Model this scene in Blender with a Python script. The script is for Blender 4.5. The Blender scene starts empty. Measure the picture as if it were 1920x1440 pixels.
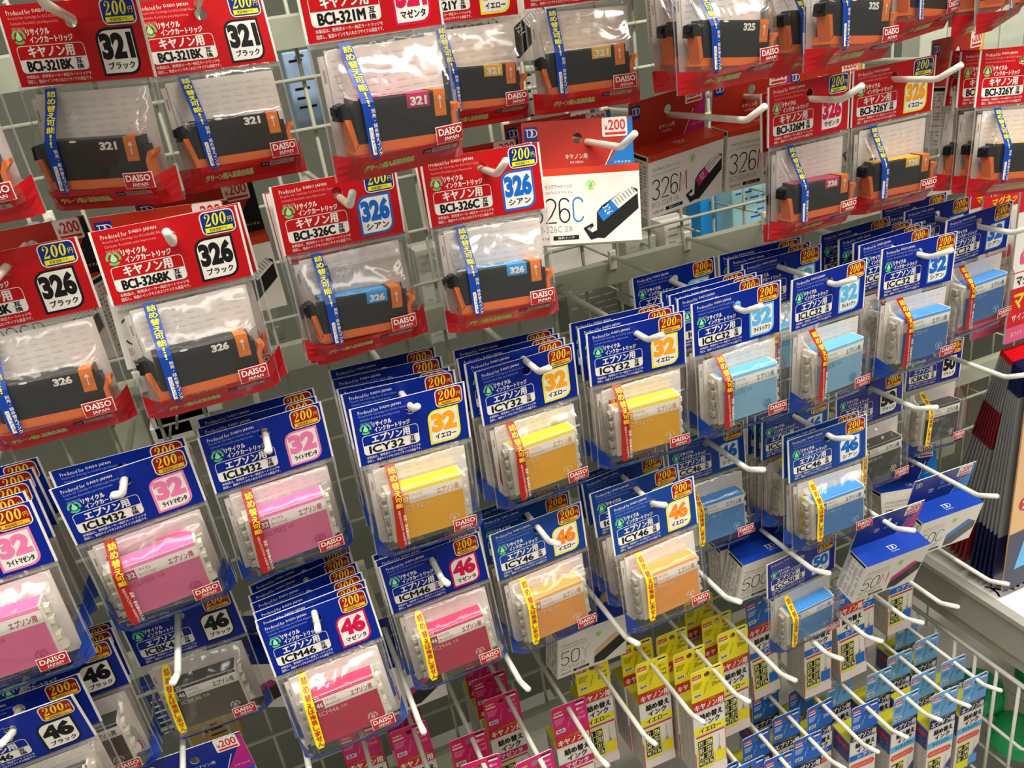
import bpy, math, random
from math import sin, cos, pi, radians
from mathutils import Vector, Matrix, Euler
from mathutils.geometry import tessellate_polygon
random.seed(7)
SC = bpy.context.scene
COL = SC.collection
# ---------------------------------------------------------------- camera
ZC = 1.45
M = [[0.9217456546671583, -0.3598564684737724, -0.14452774889202652],
     [-0.2713842043596801, -0.33235502880023715, -0.9032667094802382],
     [0.2770118440180405, 0.8718047126098702, -0.4040061649838358]]
cam = bpy.data.cameras.new('camera')
cam.sensor_width = 36.0
cam.lens = 36.0 * 1505.85 / 1920.0
cam.clip_start = 0.02
camo = bpy.data.objects.new('camera', cam)
COL.objects.link(camo)
R = Matrix((M[0], [-v for v in M[1]], [-v for v in M[2]])).transposed()
camo.matrix_world = Matrix.Translation((0, 0, ZC)) @ R.to_4x4()
SC.camera = camo
# ---------------------------------------------------------------- world, lamps, exposure
w = bpy.data.worlds.new('shop_ambience')
SC.world = w
w.use_nodes = True
w.node_tree.nodes['Background'].inputs[0].default_value = (1.0, 0.97, 0.90, 1)
w.node_tree.nodes['Background'].inputs[1].default_value = 0.23
def ceiling_lamp(loc, sx, sy, power, col=(1.0, 0.962, 0.885)):
    l = bpy.data.lights.new('ceiling_tube_light', 'AREA')
    l.shape = 'RECTANGLE'; l.size = sx; l.size_y = sy; l.energy = power; l.color = col
    o = bpy.data.objects.new('ceiling_tube_light', l)
    o.location = loc
    COL.objects.link(o)
    return o
ceiling_lamp((0.5, -0.15, 2.75), 2.6, 0.16, 50)
ceiling_lamp((0.6, -0.9, 2.8), 2.6, 0.16, 18)
ceiling_lamp((1.6, 1.6, 2.8), 2.4, 0.3, 16)
ceiling_lamp((-0.2, -1.6, 2.8), 2.6, 0.2, 7)
SC.view_settings.view_transform = 'Standard'
SC.view_settings.look = 'None'
SC.view_settings.gamma = 1.0
SC.view_settings.use_curve_mapping = False
SC.view_settings.exposure = 0.18
SC.cycles.transparent_max_bounces = 32
SC.cycles.max_bounces = 6
# ---------------------------------------------------------------- materials
def srgb(c):
    if isinstance(c, str):
        c = [int(c[i:i + 2], 16) / 255 for i in (0, 2, 4)]
    return [(x / 12.92 if x <= 0.04045 else ((x + 0.055) / 1.055) ** 2.4) for x in c] + [1.0]
MATS = {}
def mat(name, c, rough=0.5, spec=0.5, noise=0.06, scale=60.0, metal=0.0, bump=0.0, bscale=300.0, coat=0.0):
    if name in MATS: return MATS[name]
    m = bpy.data.materials.new(name); m.use_nodes = True
    nt = m.node_tree; N = nt.nodes; b = N['Principled BSDF']; spec = spec * .6; coat = coat * .5
    col = srgb(c)
    b.inputs['Roughness'].default_value = rough
    b.inputs['Specular IOR Level'].default_value = spec
    b.inputs['Metallic'].default_value = metal
    b.inputs['Coat Weight'].default_value = coat
    b.inputs['Coat Roughness'].default_value = 0.08
    tc = N.new('ShaderNodeTexCoord')
    if noise:
        nz = N.new('ShaderNodeTexNoise'); nz.inputs['Scale'].default_value = scale
        nt.links.new(tc.outputs['Object'], nz.inputs['Vector'])
        mx = N.new('ShaderNodeMix'); mx.data_type = 'RGBA'
        mx.inputs['A'].default_value = [v * (1 - noise) for v in col[:3]] + [1]
        mx.inputs['B'].default_value = [min(1, v * (1 + noise)) for v in col[:3]] + [1]
        nt.links.new(nz.outputs['Fac'], mx.inputs['Factor'])
        nt.links.new(mx.outputs['Result'], b.inputs['Base Color'])
    else:
        b.inputs['Base Color'].default_value = col
    if bump:
        n2 = N.new('ShaderNodeTexNoise'); n2.inputs['Scale'].default_value = bscale
        nt.links.new(tc.outputs['Object'], n2.inputs['Vector'])
        bp = N.new('ShaderNodeBump'); bp.inputs['Strength'].default_value = bump; bp.inputs['Distance'].default_value = 0.001
        nt.links.new(n2.outputs['Fac'], bp.inputs['Height'])
        nt.links.new(bp.outputs['Normal'], b.inputs['Normal'])
    MATS[name] = m
    return m
def film(name, tint=(0.96, 0.95, 0.93), haze=0.03, gloss=0.03, rough=0.10, bump=0.22):
    if name in MATS: return MATS[name]
    m = bpy.data.materials.new(name); m.use_nodes = True
    nt = m.node_tree; N = nt.nodes; L = nt.links
    for n in list(N): N.remove(n)
    out = N.new('ShaderNodeOutputMaterial')
    tr = N.new('ShaderNodeBsdfTransparent'); tr.inputs[0].default_value = (*tint, 1)
    gl = N.new('ShaderNodeBsdfGlossy'); gl.inputs['Roughness'].default_value = rough
    df = N.new('ShaderNodeBsdfDiffuse'); df.inputs['Color'].default_value = (0.82, 0.82, 0.80, 1)
    tc = N.new('ShaderNodeTexCoord')
    nz = N.new('ShaderNodeTexNoise'); nz.inputs['Scale'].default_value = 38; nz.inputs['Detail'].default_value = 2
    nz.inputs['Distortion'].default_value = 1.2
    L.new(tc.outputs['Object'], nz.inputs['Vector'])
    bp = N.new('ShaderNodeBump'); bp.inputs['Strength'].default_value = bump; bp.inputs['Distance'].default_value = 0.004
    L.new(nz.outputs['Fac'], bp.inputs['Height']); L.new(bp.outputs['Normal'], gl.inputs['Normal'])
    lw = N.new('ShaderNodeLayerWeight'); lw.inputs['Blend'].default_value = 0.25
    L.new(bp.outputs['Normal'], lw.inputs['Normal'])
    ma = N.new('ShaderNodeMath'); ma.operation = 'MULTIPLY_ADD'
    L.new(lw.outputs['Fresnel'], ma.inputs[0]); ma.inputs[1].default_value = 0.5; ma.inputs[2].default_value = gloss
    m1 = N.new('ShaderNodeMixShader'); m1.inputs[0].default_value = haze
    L.new(tr.outputs[0], m1.inputs[1]); L.new(df.outputs[0], m1.inputs[2])
    m2 = N.new('ShaderNodeMixShader')
    L.new(ma.outputs[0], m2.inputs[0]); L.new(m1.outputs[0], m2.inputs[1]); L.new(gl.outputs[0], m2.inputs[2])
    L.new(m2.outputs[0], out.inputs['Surface'])
    MATS[name] = m
    return m
RED = mat('red_card_print', 'c40c14', .34, coat=.25); BLUE = mat('blue_card_print', '08268e', .34, spec=.25, coat=.15)
BLUE2 = mat('deep_blue_card_print', '0c3f92', .34, coat=.25)
VIOLET = mat('violet_blue_card_print', '1c2690', .34, coat=.25)
WHITE = mat('white_card', 'f2ece2', .5); INK = mat('black_print', '131313', .5)
BADGE_B = mat('navy_badge_print', '132c84', .35); BADGE_R = mat('maroon_badge_print', '9c1616', .35)
YEL = mat('yellow_print', 'f6ec1e', .45); GOLD = mat('gold_yellow_print', 'fadc32', .45); ORY = mat('orange_yellow_print', 'fba81c', .45)
BAR_Y = mat('amber_bar_print', 'fcc41c', .45)
CYAN = mat('cyan_blue_print', '1368c8', .45); MAG = mat('magenta_print', 'd80f4a', .45)
LM = mat('pink_print', 'f47fae', .45); LC = mat('light_cyan_print', '62b9ec', .45); ORG46 = mat('orange_print', 'fb8c1c', .45)
GRN = mat('green_logo_print', '5fd070', .45); GRN2 = mat('lime_print', 'b4dc3c', .45); GRNL = mat('pale_green_print', '9ff0b0', .45)
SMALLB = mat('pale_blue_small_print', '8fa6e6', .5); SMALLR = mat('pale_red_small_print', 'f2a09c', .5)
FILM = film('clear_film'); FILM2 = film('clear_film_dull', haze=.06, gloss=.05)
SEAL = film('film_seal', haze=.30, gloss=.14, tint=(.9, .9, .9), bump=.3)
BAND_R = mat('red_film_print', 'c8181e', .25, coat=.5, bump=.4, bscale=90); BAND_B = mat('blue_film_print', '1c46a4', .25, coat=.5, bump=.4, bscale=90)
STRIP_B = mat('blue_strip_print', '1440a0', .3, coat=.4); STRIP_R = mat('red_strip_print', 'a81c12', .3, coat=.4); STRIP_Y = mat('yellow_strip_print', 'fae010', .3, coat=.4)
PAPER = mat('leaflet_paper', 'e9e0da', .8, noise=.05, bump=.25, bscale=120); PAPER_T = mat('leaflet_grey_print', 'e2d8d2', .8)
BLACKP = mat('black_plastic', '1b1b19', .35, bump=.1); DKLEV = mat('dark_lever_plastic', '15181c', .35)
ORG = mat('orange_plastic', 'ff7e36', .35); ORGL = mat('orange_label', 'ef7d24', .4)
IVORY = mat('ivory_plastic', 'e6dfd0', .4, bump=.1); CHIP = mat('grey_clip_plastic', 'bdb6a8', .45)
BRAND = mat('crimson_logo_print', 'b8242a', .35); HOOK = mat('cream_coated_wire', 'f4f2e4', .28, coat=.3)
RAIL = mat('sage_painted_steel', 'a9ab97', .42, noise=.04); WIRE = mat('sage_coated_wire', 'b2b4a0', .4)
PANEL = mat('grey_green_panel', '5e6054', .6); CLEARP = film('clear_plastic_disc', haze=.12, gloss=.12, bump=.1)
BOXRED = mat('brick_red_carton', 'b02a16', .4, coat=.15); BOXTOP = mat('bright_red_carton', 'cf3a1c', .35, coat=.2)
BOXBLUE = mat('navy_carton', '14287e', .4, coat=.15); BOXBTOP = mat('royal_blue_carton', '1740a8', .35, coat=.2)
BOXW = mat('white_carton', 'eee6dc', .5); BOXG = mat('grey_carton_print', 'a8a29c', .5); PRICE_R = mat('price_red_print', 'd42c26', .45)
# ---------------------------------------------------------------- drawing helper: collects polygons of several materials into one mesh
TXT = {}
def text_mesh(s, bold, res):
    k = (s, bold, res)
    if k in TXT: return TXT[k]
    cu = bpy.data.curves.new('t', 'FONT'); cu.body = s; cu.offset = bold; cu.resolution_u = res; cu.fill_mode = 'FRONT'
    o = bpy.data.objects.new('t', cu); COL.objects.link(o)
    dg = bpy.context.evaluated_depsgraph_get(); dg.update()
    me = bpy.data.meshes.new_from_object(o.evaluated_get(dg))
    vs = [(v.co.x, v.co.y) for v in me.vertices]; fs = [tuple(p.vertices) for p in me.polygons]
    bpy.data.objects.remove(o); bpy.data.curves.remove(cu); bpy.data.meshes.remove(me)
    if vs:
        x0 = min(v[0] for v in vs); x1 = max(v[0] for v in vs); y0 = min(v[1] for v in vs); y1 = max(v[1] for v in vs)
    else: x0 = y0 = 0; x1 = y1 = 1
    TXT[k] = (vs, fs, x0, x1, y0, y1)
    return TXT[k]
class Art:
    """polygons in a local frame: x right, z up, the face looks along -y"""
    def __init__(s, fn=None): s.v = []; s.f = []; s.m = []; s.mats = []; s.fn = fn or (lambda x, z, d: (x, -d, z))
    def mi(s, m):
        if m not in s.mats: s.mats.append(m)
        return s.mats.index(m)
    def raw(s, vs, fs, m):
        b = len(s.v); s.v += [tuple(v) for v in vs]; i = s.mi(m)
        for f in fs: s.f.append(tuple(b + k for k in f)); s.m.append(i)
    def flat(s, pts, m, d=0.0, holes=None):
        if not holes: s.raw([s.fn(x, z, d) for x, z in pts], [tuple(range(len(pts)))], m)
        else:
            loops = [[Vector((x, z, 0)) for x, z in l] for l in [pts] + holes]
            allp = [p for l in loops for p in l]
            s.raw([s.fn(p.x, p.y, d) for p in allp], tessellate_polygon(loops), m)
    def grid(s, x0, z0, x1, z1, m, d=0, nx=3, nz=8, skew=0.0, sx=None):
        vs = []; 
        for j in range(nz + 1):
            z = z1 + (z0 - z1) * j / nz
            for i in range(nx + 1):
                vs.append(s.fn(x0 + (x1 - x0) * i / nx + skew * (j / nz), z, d))
        fs = [(j * (nx + 1) + i, (j + 1) * (nx + 1) + i, (j + 1) * (nx + 1) + i + 1, j * (nx + 1) + i + 1) for j in range(nz) for i in range(nx)]
        s.raw(vs, fs, m)
    def rrect(s, x0, z0, x1, z1, r, m, d=0, rs=None, n=4):
        s.flat(rr(x0, z0, x1, z1, r, rs, n), m, d)
    def text(s, t, x0, z0, x1, z1, m, d=0, bold=0.0, res=2, rot=0.0, skew=0.0):
        if bold and t.isdigit(): vs, fs, a0, a1, b0, b1 = text_mesh(t, bold, res)
        else: vs, fs, a0, a1, b0, b1 = text_mesh(t, 0.0, res)
        if bold and not t.isdigit():
            k = bold * (z1 - z0) / max(b1 - b0, .4) * .8; x0 += k; x1 -= k; z0 += k * .7; z1 -= k * .7
            for i, (qx, qz) in enumerate(((-k, 0), (k, 0), (0, k * .7), (0, -k * .7))): s.text(t, x0 + qx, z0 + qz, x1 + qx, z1 + qz, m, d + .000012 * i, 0.0, res, rot, skew)
            return
        cx, cz = (x0 + x1) / 2, (z0 + z1) / 2; o = []
        for x, y in vs:
            u = (x - a0) / max(a1 - a0, 1e-6) - .5; v = (y - b0) / max(b1 - b0, 1e-6) - .5
            px = u * (x1 - x0) + v * skew; pz = v * (z1 - z0)
            if rot: px, pz = px * cos(rot) - pz * sin(rot), px * sin(rot) + pz * cos(rot)
            o.append(s.fn(cx + px, cz + pz, d))
        s.raw(o, fs, m)
    def vtext(s, t, x, ztop, zbot, wd, m, d=0, bold=0.02, res=1, slope=0.0):
        n = len(t); h = (ztop - zbot) / n
        for i, c in enumerate(t):
            z1 = ztop - i * h - h * .06; z0 = z1 - h * .88; ww = wd
            if c in '!！': ww = wd * .28
            if c in '・': z1 -= h * .3; z0 = z1 - h * .25; ww = wd * .25
            if c in 'ー': s.text('|', x - wd * .06 + slope * i, z0, x + wd * .06 + slope * i, z1, m, d, bold, 1); continue
            s.text(c, x - ww / 2 + slope * i, z0, x + ww / 2 + slope * i, z1, m, d, bold, res)
    def stroke(s, pts, wd, m, d=0, closed=False):
        """ribbon along a path; wd is a number or one width per point"""
        n = len(pts); vs = []; W = wd if isinstance(wd, (list, tuple)) else [wd] * n
        for i, (x, z) in enumerate(pts):
            a = pts[(i - 1) % n] if (closed or i) else pts[i]; b = pts[(i + 1) % n] if (closed or i < n - 1) else pts[i]
            dx, dz = b[0] - a[0], b[1] - a[1]; l = math.hypot(dx, dz) or 1
            nx, nz = -dz / l * W[i] / 2, dx / l * W[i] / 2
            vs += [s.fn(x + nx, z + nz, d), s.fn(x - nx, z - nz, d)]
        fs = [(2 * i, 2 * i + 1, (2 * i + 3) % (2 * n), (2 * i + 2) % (2 * n)) for i in range(n if closed else n - 1)]
        s.raw(vs, fs, m)
    def box(s, x0, y0, z0, x1, y1, z1, m, front=None, top=None, side=None, bv=0.0):
        if bv:
            b = bv
            def ring(y, i): return [(x0 + i, y, z0), (x1 - i, y, z0), (x1, y, z0 + i), (x1, y, z1 - i), (x1 - i, y, z1), (x0 + i, y, z1), (x0, y, z1 - i), (x0, y, z0 + i)]
            r0 = [(x0 + b + (0 if 0 else 0), y0, z0 + b), (x1 - b, y0, z0 + b), (x1 - b, y0, z0 + b), (x1 - b, y0, z1 - b), (x1 - b, y0, z1 - b), (x0 + b, y0, z1 - b), (x0 + b, y0, z1 - b), (x0 + b, y0, z0 + b)]
            s.raw([(x0 + b, y0, z0 + b), (x1 - b, y0, z0 + b), (x1 - b, y0, z1 - b), (x0 + b, y0, z1 - b)], [(0, 1, 2, 3)], front or m)
            V = [(x0 + b, y0, z0 + b), (x1 - b, y0, z0 + b), (x1 - b, y0, z1 - b), (x0 + b, y0, z1 - b), (x0, y0 + b, z0), (x1, y0 + b, z0), (x1, y0 + b, z1), (x0, y0 + b, z1)]
            s.raw(V, [(0, 4, 5, 1), (1, 5, 6, 2), (3, 7, 4, 0)], m); s.raw(V, [(2, 6, 7, 3)], top or m)
            y0 = y0 + b
            V = [(x0, y0, z0), (x1, y0, z0), (x1, y0, z1), (x0, y0, z1), (x0, y1, z0), (x1, y1, z0), (x1, y1, z1), (x0, y1, z1)]
            s.raw(V, [(0, 4, 5, 1), (4, 7, 6, 5)], m); s.raw(V, [(3, 2, 6, 7)], top or m); s.raw(V, [(0, 3, 7, 4), (1, 5, 6, 2)], side or m)
            return
        V = [(x0, y0, z0), (x1, y0, z0), (x1, y0, z1), (x0, y0, z1), (x0, y1, z0), (x1, y1, z0), (x1, y1, z1), (x0, y1, z1)]
        s.raw(V, [(0, 1, 2, 3)], front or m); s.raw(V, [(3, 2, 6, 7)], top or m)
        s.raw(V, [(0, 4, 5, 1), (4, 7, 6, 5)], m); s.raw(V, [(0, 3, 7, 4), (1, 5, 6, 2)], side or m)
    def prism(s, pts, y0, y1, m):
        n = len(pts); s.raw([(x, y0, z) for x, z in pts], [tuple(range(n))], m); s.raw([(x, y1, z) for x, z in pts], [tuple(range(n - 1, -1, -1))], m)
        V = [(x, y0, z) for x, z in pts] + [(x, y1, z) for x, z in pts]
        s.raw(V, [(i, i + n, (i + 1) % n + n, (i + 1) % n) for i in range(n)], m)
    def tube(s, pts, r, m, n=8, cap=True):
        P = [Vector(p) for p in pts]; vs = []
        up = None
        for i, p in enumerate(P):
            t = (P[min(i + 1, len(P) - 1)] - P[max(i - 1, 0)]).normalized()
            if up is None: up = t.orthogonal().normalized()
            up = (up - t * up.dot(t)).normalized(); sd = t.cross(up)
            rr_ = r[i] if isinstance(r, (list, tuple)) else r
            vs += [p + (up * cos(2 * pi * k / n) + sd * sin(2 * pi * k / n)) * rr_ for k in range(n)]
        fs = [(i * n + k, i * n + (k + 1) % n, (i + 1) * n + (k + 1) % n, (i + 1) * n + k) for i in range(len(P) - 1) for k in range(n)]
        if cap: fs += [tuple(range(n - 1, -1, -1)), tuple((len(P) - 1) * n + k for k in range(n))]
        s.raw(vs, fs, m)
    def mesh(s, name, smooth=False):
        me = bpy.data.meshes.new(name); me.from_pydata(s.v, [], s.f)
        for m in s.mats: me.materials.append(m)
        me.polygons.foreach_set('material_index', s.m)
        if smooth: me.polygons.foreach_set('use_smooth', [True] * len(s.f))
        me.update(); return me
def rr(x0, z0, x1, z1, r, rs=None, n=4):
    """rounded rectangle outline; rs = radii of bottom left, bottom right, top right, top left"""
    rs = rs or (r, r, r, r); P = []
    for (cx, cz, a), q in zip([(x0, z0, 180), (x1, z0, 270), (x1, z1, 0), (x0, z1, 90)], rs):
        if q <= 0: P.append((cx, cz)); continue
        ox = cx + q * (1 if cx == x0 else -1); oz = cz + q * (1 if cz == z0 else -1)
        for k in range(n + 1):
            t = radians(a + 90 * k / n); P.append((ox + q * cos(t), oz + q * sin(t)))
    return P
def ell(cx, cz, rx, rz, n=16): return [(cx + rx * cos(2 * pi * k / n), cz + rz * sin(2 * pi * k / n)) for k in range(n)]
def arc(cx, cz, rx, rz, a, b, n=8): return [(cx + rx * cos(radians(a + (b - a) * k / n)), cz + rz * sin(radians(a + (b - a) * k / n))) for k in range(n + 1)]
def obj(name, me, parent=None, **props):
    o = bpy.data.objects.new(name, me); COL.objects.link(o)
    if parent: o.parent = parent
    for k, v in props.items(): o[k] = v
    return o
# fat-and-thin serif digits of the price badges
def serif200(a, x0, z0, x1, z1, m, d):
    w3 = (x1 - x0) / 3.0; h = z1 - z0
    def X(i, u, v): return (x0 + w3 * (i + u) + h * .10 * v, z0 + h * v)
    p = [(.13, .70), (.16, .86), (.32, .97), (.52, .97), (.70, .86), (.72, .68), (.60, .50), (.38, .30), (.16, .10)]
    wd = [.10, .07, .07, .09, .20, .24, .20, .11, .05]
    a.stroke([X(0, *q) for q in p], [q * w3 * 1.05 for q in wd], m, d)
    a.flat([X(0, .22 + .11 * cos(t * pi / 5), .72 + .09 * sin(t * pi / 5)) for t in range(10)], m, d)
    a.flat([X(0, .08, 0), X(0, .84, 0), X(0, .90, .28), X(0, .82, .24), X(0, .70, .17), X(0, .22, .14)], m, d)
    for i in (1, 2):
        out = [X(i, .5 + .42 * cos(2 * pi * k / 16), .5 + .5 * sin(2 * pi * k / 16)) for k in range(16)]
        inn = [X(i, .5 + .15 * cos(2 * pi * k / 16), .5 + .42 * sin(2 * pi * k / 16)) for k in range(16)]
        n = 16; a.raw([a.fn(*q, d) for q in out + inn], [(k, (k + 1) % n, (k + 1) % n + n, k + n) for k in range(n)], m)
def serif_word(a, t, x0, z0, x1, z1, m, d, bold=.03):
    """DAISO in capitals with small bracket serifs"""
    a.text(t, x0, z0, x1, z1, m, d, bold, 2)
    n = len(t); sw = (x1 - x0) / n; th = (z1 - z0) * .09
    adv = {'D': [(.28, 1)], 'A': [(.18, 0), (.82, 0)], 'I': [(.5, 1)], 'J': [(.6, 2)], 'P': [(.28, 1)], 'N': [(.22, 1), (.8, 2)]}
    wid = {'D': 1.1, 'A': 1.12, 'I': .5, 'S': 1.0, 'O': 1.2, 'J': .9, 'P': 1.0, 'N': 1.15}
    tot = sum(wid.get(c, 1) for c in t); x = x0
    for c in t:
        cw = wid.get(c, 1) / tot * (x1 - x0)
        for u, k in adv.get(c, []):
            cx = x + cw * u; hw = sw * .26
            if k in (0, 1): a.flat([(cx - hw, z0), (cx + hw, z0), (cx + hw, z0 + th), (cx - hw, z0 + th)], m, d)
            if k in (1, 2): a.flat([(cx - hw, z1 - th), (cx + hw, z1 - th), (cx + hw, z1), (cx - hw, z1)], m, d)
        x += cw
def drop_logo(a, cx, cz, r, m1, m2, d):
    for k in range(3):
        a.stroke(arc(cx, cz, r, r, 100 + 120 * k, 195 + 120 * k, 6), r * .38, m1, d)
    a.flat([(cx, cz + r * .95), (cx - r * .52, cz - r * .1)] + arc(cx, cz - r * .12, r * .55, r * .5, 180, 360, 6) + [(cx + r * .52, cz - r * .1)], m2, d + .00006)
# ---------------------------------------------------------------- hang card (header) of the bags
HW, HH = .0375, .0398
HOLE = ell(0, -.0095, .0033, .0033, 14)
def header_mesh(v):
    a = Art(); e = .00008
    y0 = .0004
    outer = [(-HW, -HH), (HW, -HH), (HW, 0), (-HW, 0)]
    a.flat(outer, WHITE, y0, [HOLE]); a.flat(outer[::-1], WHITE, -y0, [HOLE])
    V = [(x, -y0, z) for x, z in outer] + [(x, y0, z) for x, z in outer]
    a.raw(V, [(i, i + 4, (i + 1) % 4 + 4, (i + 1) % 4) for i in range(4)], WHITE)
    a.flat([(-HW + .0013, -HH), (HW - .0013, -HH), (HW - .0013, 0), (-HW + .0013, 0)], v['card'], y0 + e, [HOLE])
    def P(u, w_): return ((u - .5) * 2 * HW, -w_ * HH)
    def T(t, u0, v0, u1, v1, m, l=2, **k):
        x0, z1 = P(u0, v0); x1, z0 = P(u1, v1); a.text(t, x0, z0, x1, z1, m, y0 + e * l, **k)
    sm = v['small']
    T('Produced for', .065, .065, .235, .125, WHITE, res=1); T('DAISO JAPAN', .25, .065, .43, .12, WHITE, bold=.015, res=1)
    T('Recycle Ink Cartridge for ' + v['code'] + ' ' + v['en'], .068, .142, .47, .185, sm, res=1)
    T('Cartucho Reciclado para Impresoras', .07, .205, .41, .25, sm, res=1); T('回収墨水匣', .072, .27, .165, .315, sm, res=1)
    drop_logo(a, *P(.105, .385), .0031, GRN, GRNL, y0 + 2 * e)
    T('リサイクル', .162, .292, .33, .378, WHITE, bold=.045); T('インクカートリッジ', .175, .388, .482, .474, WHITE, bold=.045)
    x0, z1 = P(.062, .495); x1, z0 = P(.545, .835)
    a.rrect(x0, z0, x1, z1, .0022, WHITE, y0 + 2 * e)
    xm, zm = P(.062, .665); g = .00035
    a.rrect(x0 + g, zm, x1 - g, z1 - g, .002, v['card'], y0 + 3 * e, rs=(0, 0, .0019, .0019))
    T(v['maker'], .14, .510, .47, .652, WHITE, 4, bold=.05)
    T(v['code'], .105, .683, .435 if len(v['code']) > 7 else .41, .818, INK, 3, bold=.055, res=3)
    T('互', .458, .682, .508, .748, INK, 3, bold=.05); T('換', .458, .756, .508, .822, INK, 3, bold=.05)
    T('本製品は、使用済メーカー純正カートリッジを', .075, .858, .545, .902, WHITE, res=1, bold=.01)
    T('回収し、独自のインクを入れたリサイクル商品です。', .075, .917, .545, .965, WHITE, res=1, bold=.01)
    # number leaf
    x0, z1 = P(.635, .355); x1, z0 = P(.915, .945)
    a.flat(rr(x0, z0, x1, z1, 0, (.0003, .0060, .0003, .0060)), v['edge'], y0 + 2 * e)
    b = .0013
    a.flat(rr(x0 + b, z0 + b, x1 - b, z1 - b, 0, (.0002, .0050, .0002, .0050)), WHITE, y0 + 3 * e)
    n = v['num']
    if len(n) == 3: T(n, .660, .420, .892, .745, v['ncol'], 4, bold=.06, res=4)
    else: T(n, .662, .415, .886, .745, v['ncol'], 4, bold=.065, res=4)
    T(v['jp'], .682, .775, .872, .868, INK, 4, bold=.045)
    # price badge
    x0, z1 = P(.722, .015); x1, z0 = P(.965, .33)
    a.rrect(x0, z0, x1, z1, .0030, WHITE, y0 + 5 * e); b = .0006
    a.rrect(x0 + b, z0 + b, x1 - b, z1 - b, .0025, v['badge'], y0 + 6 * e)
    serif200(a, x0 + .0018, z0 + .0047, x1 - .0045, z1 - .0012, v['bnum'], y0 + 7 * e)
    a.text('円', x1 - .0037, z0 + .0053, x1 - .0014, z0 + .0082, v['bnum'], y0 + 7 * e)
    a.flat([(x0 + .0018, z0 + .0013), (x1 - .0018, z0 + .0013), (x1 - .0018, z0 + .0038), (x0 + .0018, z0 + .0038)], v['bbar'], y0 + 7 * e)
    a.text('税抜価格です。', x0 + .0040, z0 + .0017, x1 - .0045, z0 + .0034, INK, y0 + 8 * e, res=1)
    return a.mesh('header_card')
# ---------------------------------------------------------------- bag film
ZT, ZB = -.0392, -.105
def sstep(a, b, t):
    t = max(0, min(1, (t - a) / (b - a))); return t * t * (3 - 2 * t)
def bulge(kind):
    def f(x, z):
        ex = 1 - sstep(.0285, .0372, abs(x)) ** 1.2
        if kind == 'c': pz = (.45 * sstep(-.040, -.072, z) + .55 * min(1, max(0, (-.040 - z) / .028))) * (1 - .55 * sstep(-.0925, -.1050, z)); b = .0162
        else: pz = (.45 * sstep(-.039, -.059, z) + .55 * min(1, max(0, (-.039 - z) / .019))) * (1 - .55 * sstep(-.0940, -.1050, z)); b = .0162
        return b * pz * ex + .0008
    return f
def crink(seed, amp):
    rnd = random.Random(seed)
    W = [(rnd.uniform(60, 200), rnd.uniform(-140, 140), rnd.uniform(0, 6.28), rnd.uniform(.4, 1)) for _ in range(5)]
    folds = [(rnd.uniform(-.03, .03), rnd.uniform(-.1, -.045), rnd.uniform(0, 3.14), rnd.uniform(.6, 1.3)) for _ in range(7)]
    def f(x, z):
        t = sum(w_[3] * sin(w_[0] * x + w_[1] * z + w_[2]) for w_ in W) / 6
        for fx, fz, fa, fs in folds:
            p = (x - fx) * cos(fa) + (z - fz) * sin(fa); q = -(x - fx) * sin(fa) + (z - fz) * cos(fa)
            t += fs * math.exp(-(p / .0010) ** 2 - (q / .009) ** 2) * .9
        return amp * (t + .9)
    return f
def film_mesh(kind, seed):
    B = bulge(kind); C = crink(seed, .00060); a = Art(); rnd = random.Random(seed)
    nx, nz = 34, 34; vs = []
    for j in range(nz + 1):
        z = ZT + (ZB - ZT) * j / nz
        hw = .0373 - .0009 * sin(3.0 * j / nz) + rnd.uniform(-.0002, .0002)
        for i in range(nx + 1):
            x = -hw + 2 * hw * i / nx
            vs.append((x, -B(x, z) - C(x, z) * (0.25 + 0.75 * min(1, B(x, z) / .008)), z + (.0006 * sin(x * 400 + seed) if j == nz else 0)))
    fs = [(j * (nx + 1) + i, (j + 1) * (nx + 1) + i, (j + 1) * (nx + 1) + i + 1, j * (nx + 1) + i + 1) for j in range(nz) for i in range(nx)]
    a.raw(vs, fs, FILM)
    # welded side seams
    for sgn in (-1, 1):
        a.stroke([(sgn * (.0372 - .0006 * sin(3.0 * k / 8)), ZT + (ZB - ZT) * k / 8) for k in range(9)], .0011, SEAL, .0014)
    # zigzag top weld right under the card
    n = 60
    pts = []
    for k in range(n + 1):
        x = -.0372 + .0744 * k / n
        a_ = (x, -.0414 + (.0004 if k % 2 else -.0004)); pts.append(a_)
    a.grid(-.0372, -.0424, .0372, -.0408, SEAL, .0011, 1, 1)
    for k in range(0, n):
        x = -.0372 + .0744 * k / n
        a.flat([(x, -.0410), (x + .0004, -.0410), (x + .0004, -.0399), (x, -.0399)], SEAL, .0012)
    return a.mesh('clear_bag', True)
def drape(kind, extra):
    B = bulge(kind)
    return lambda x, z, d: (x, -(B(x, z) + .0009 + extra + d), z)
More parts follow.
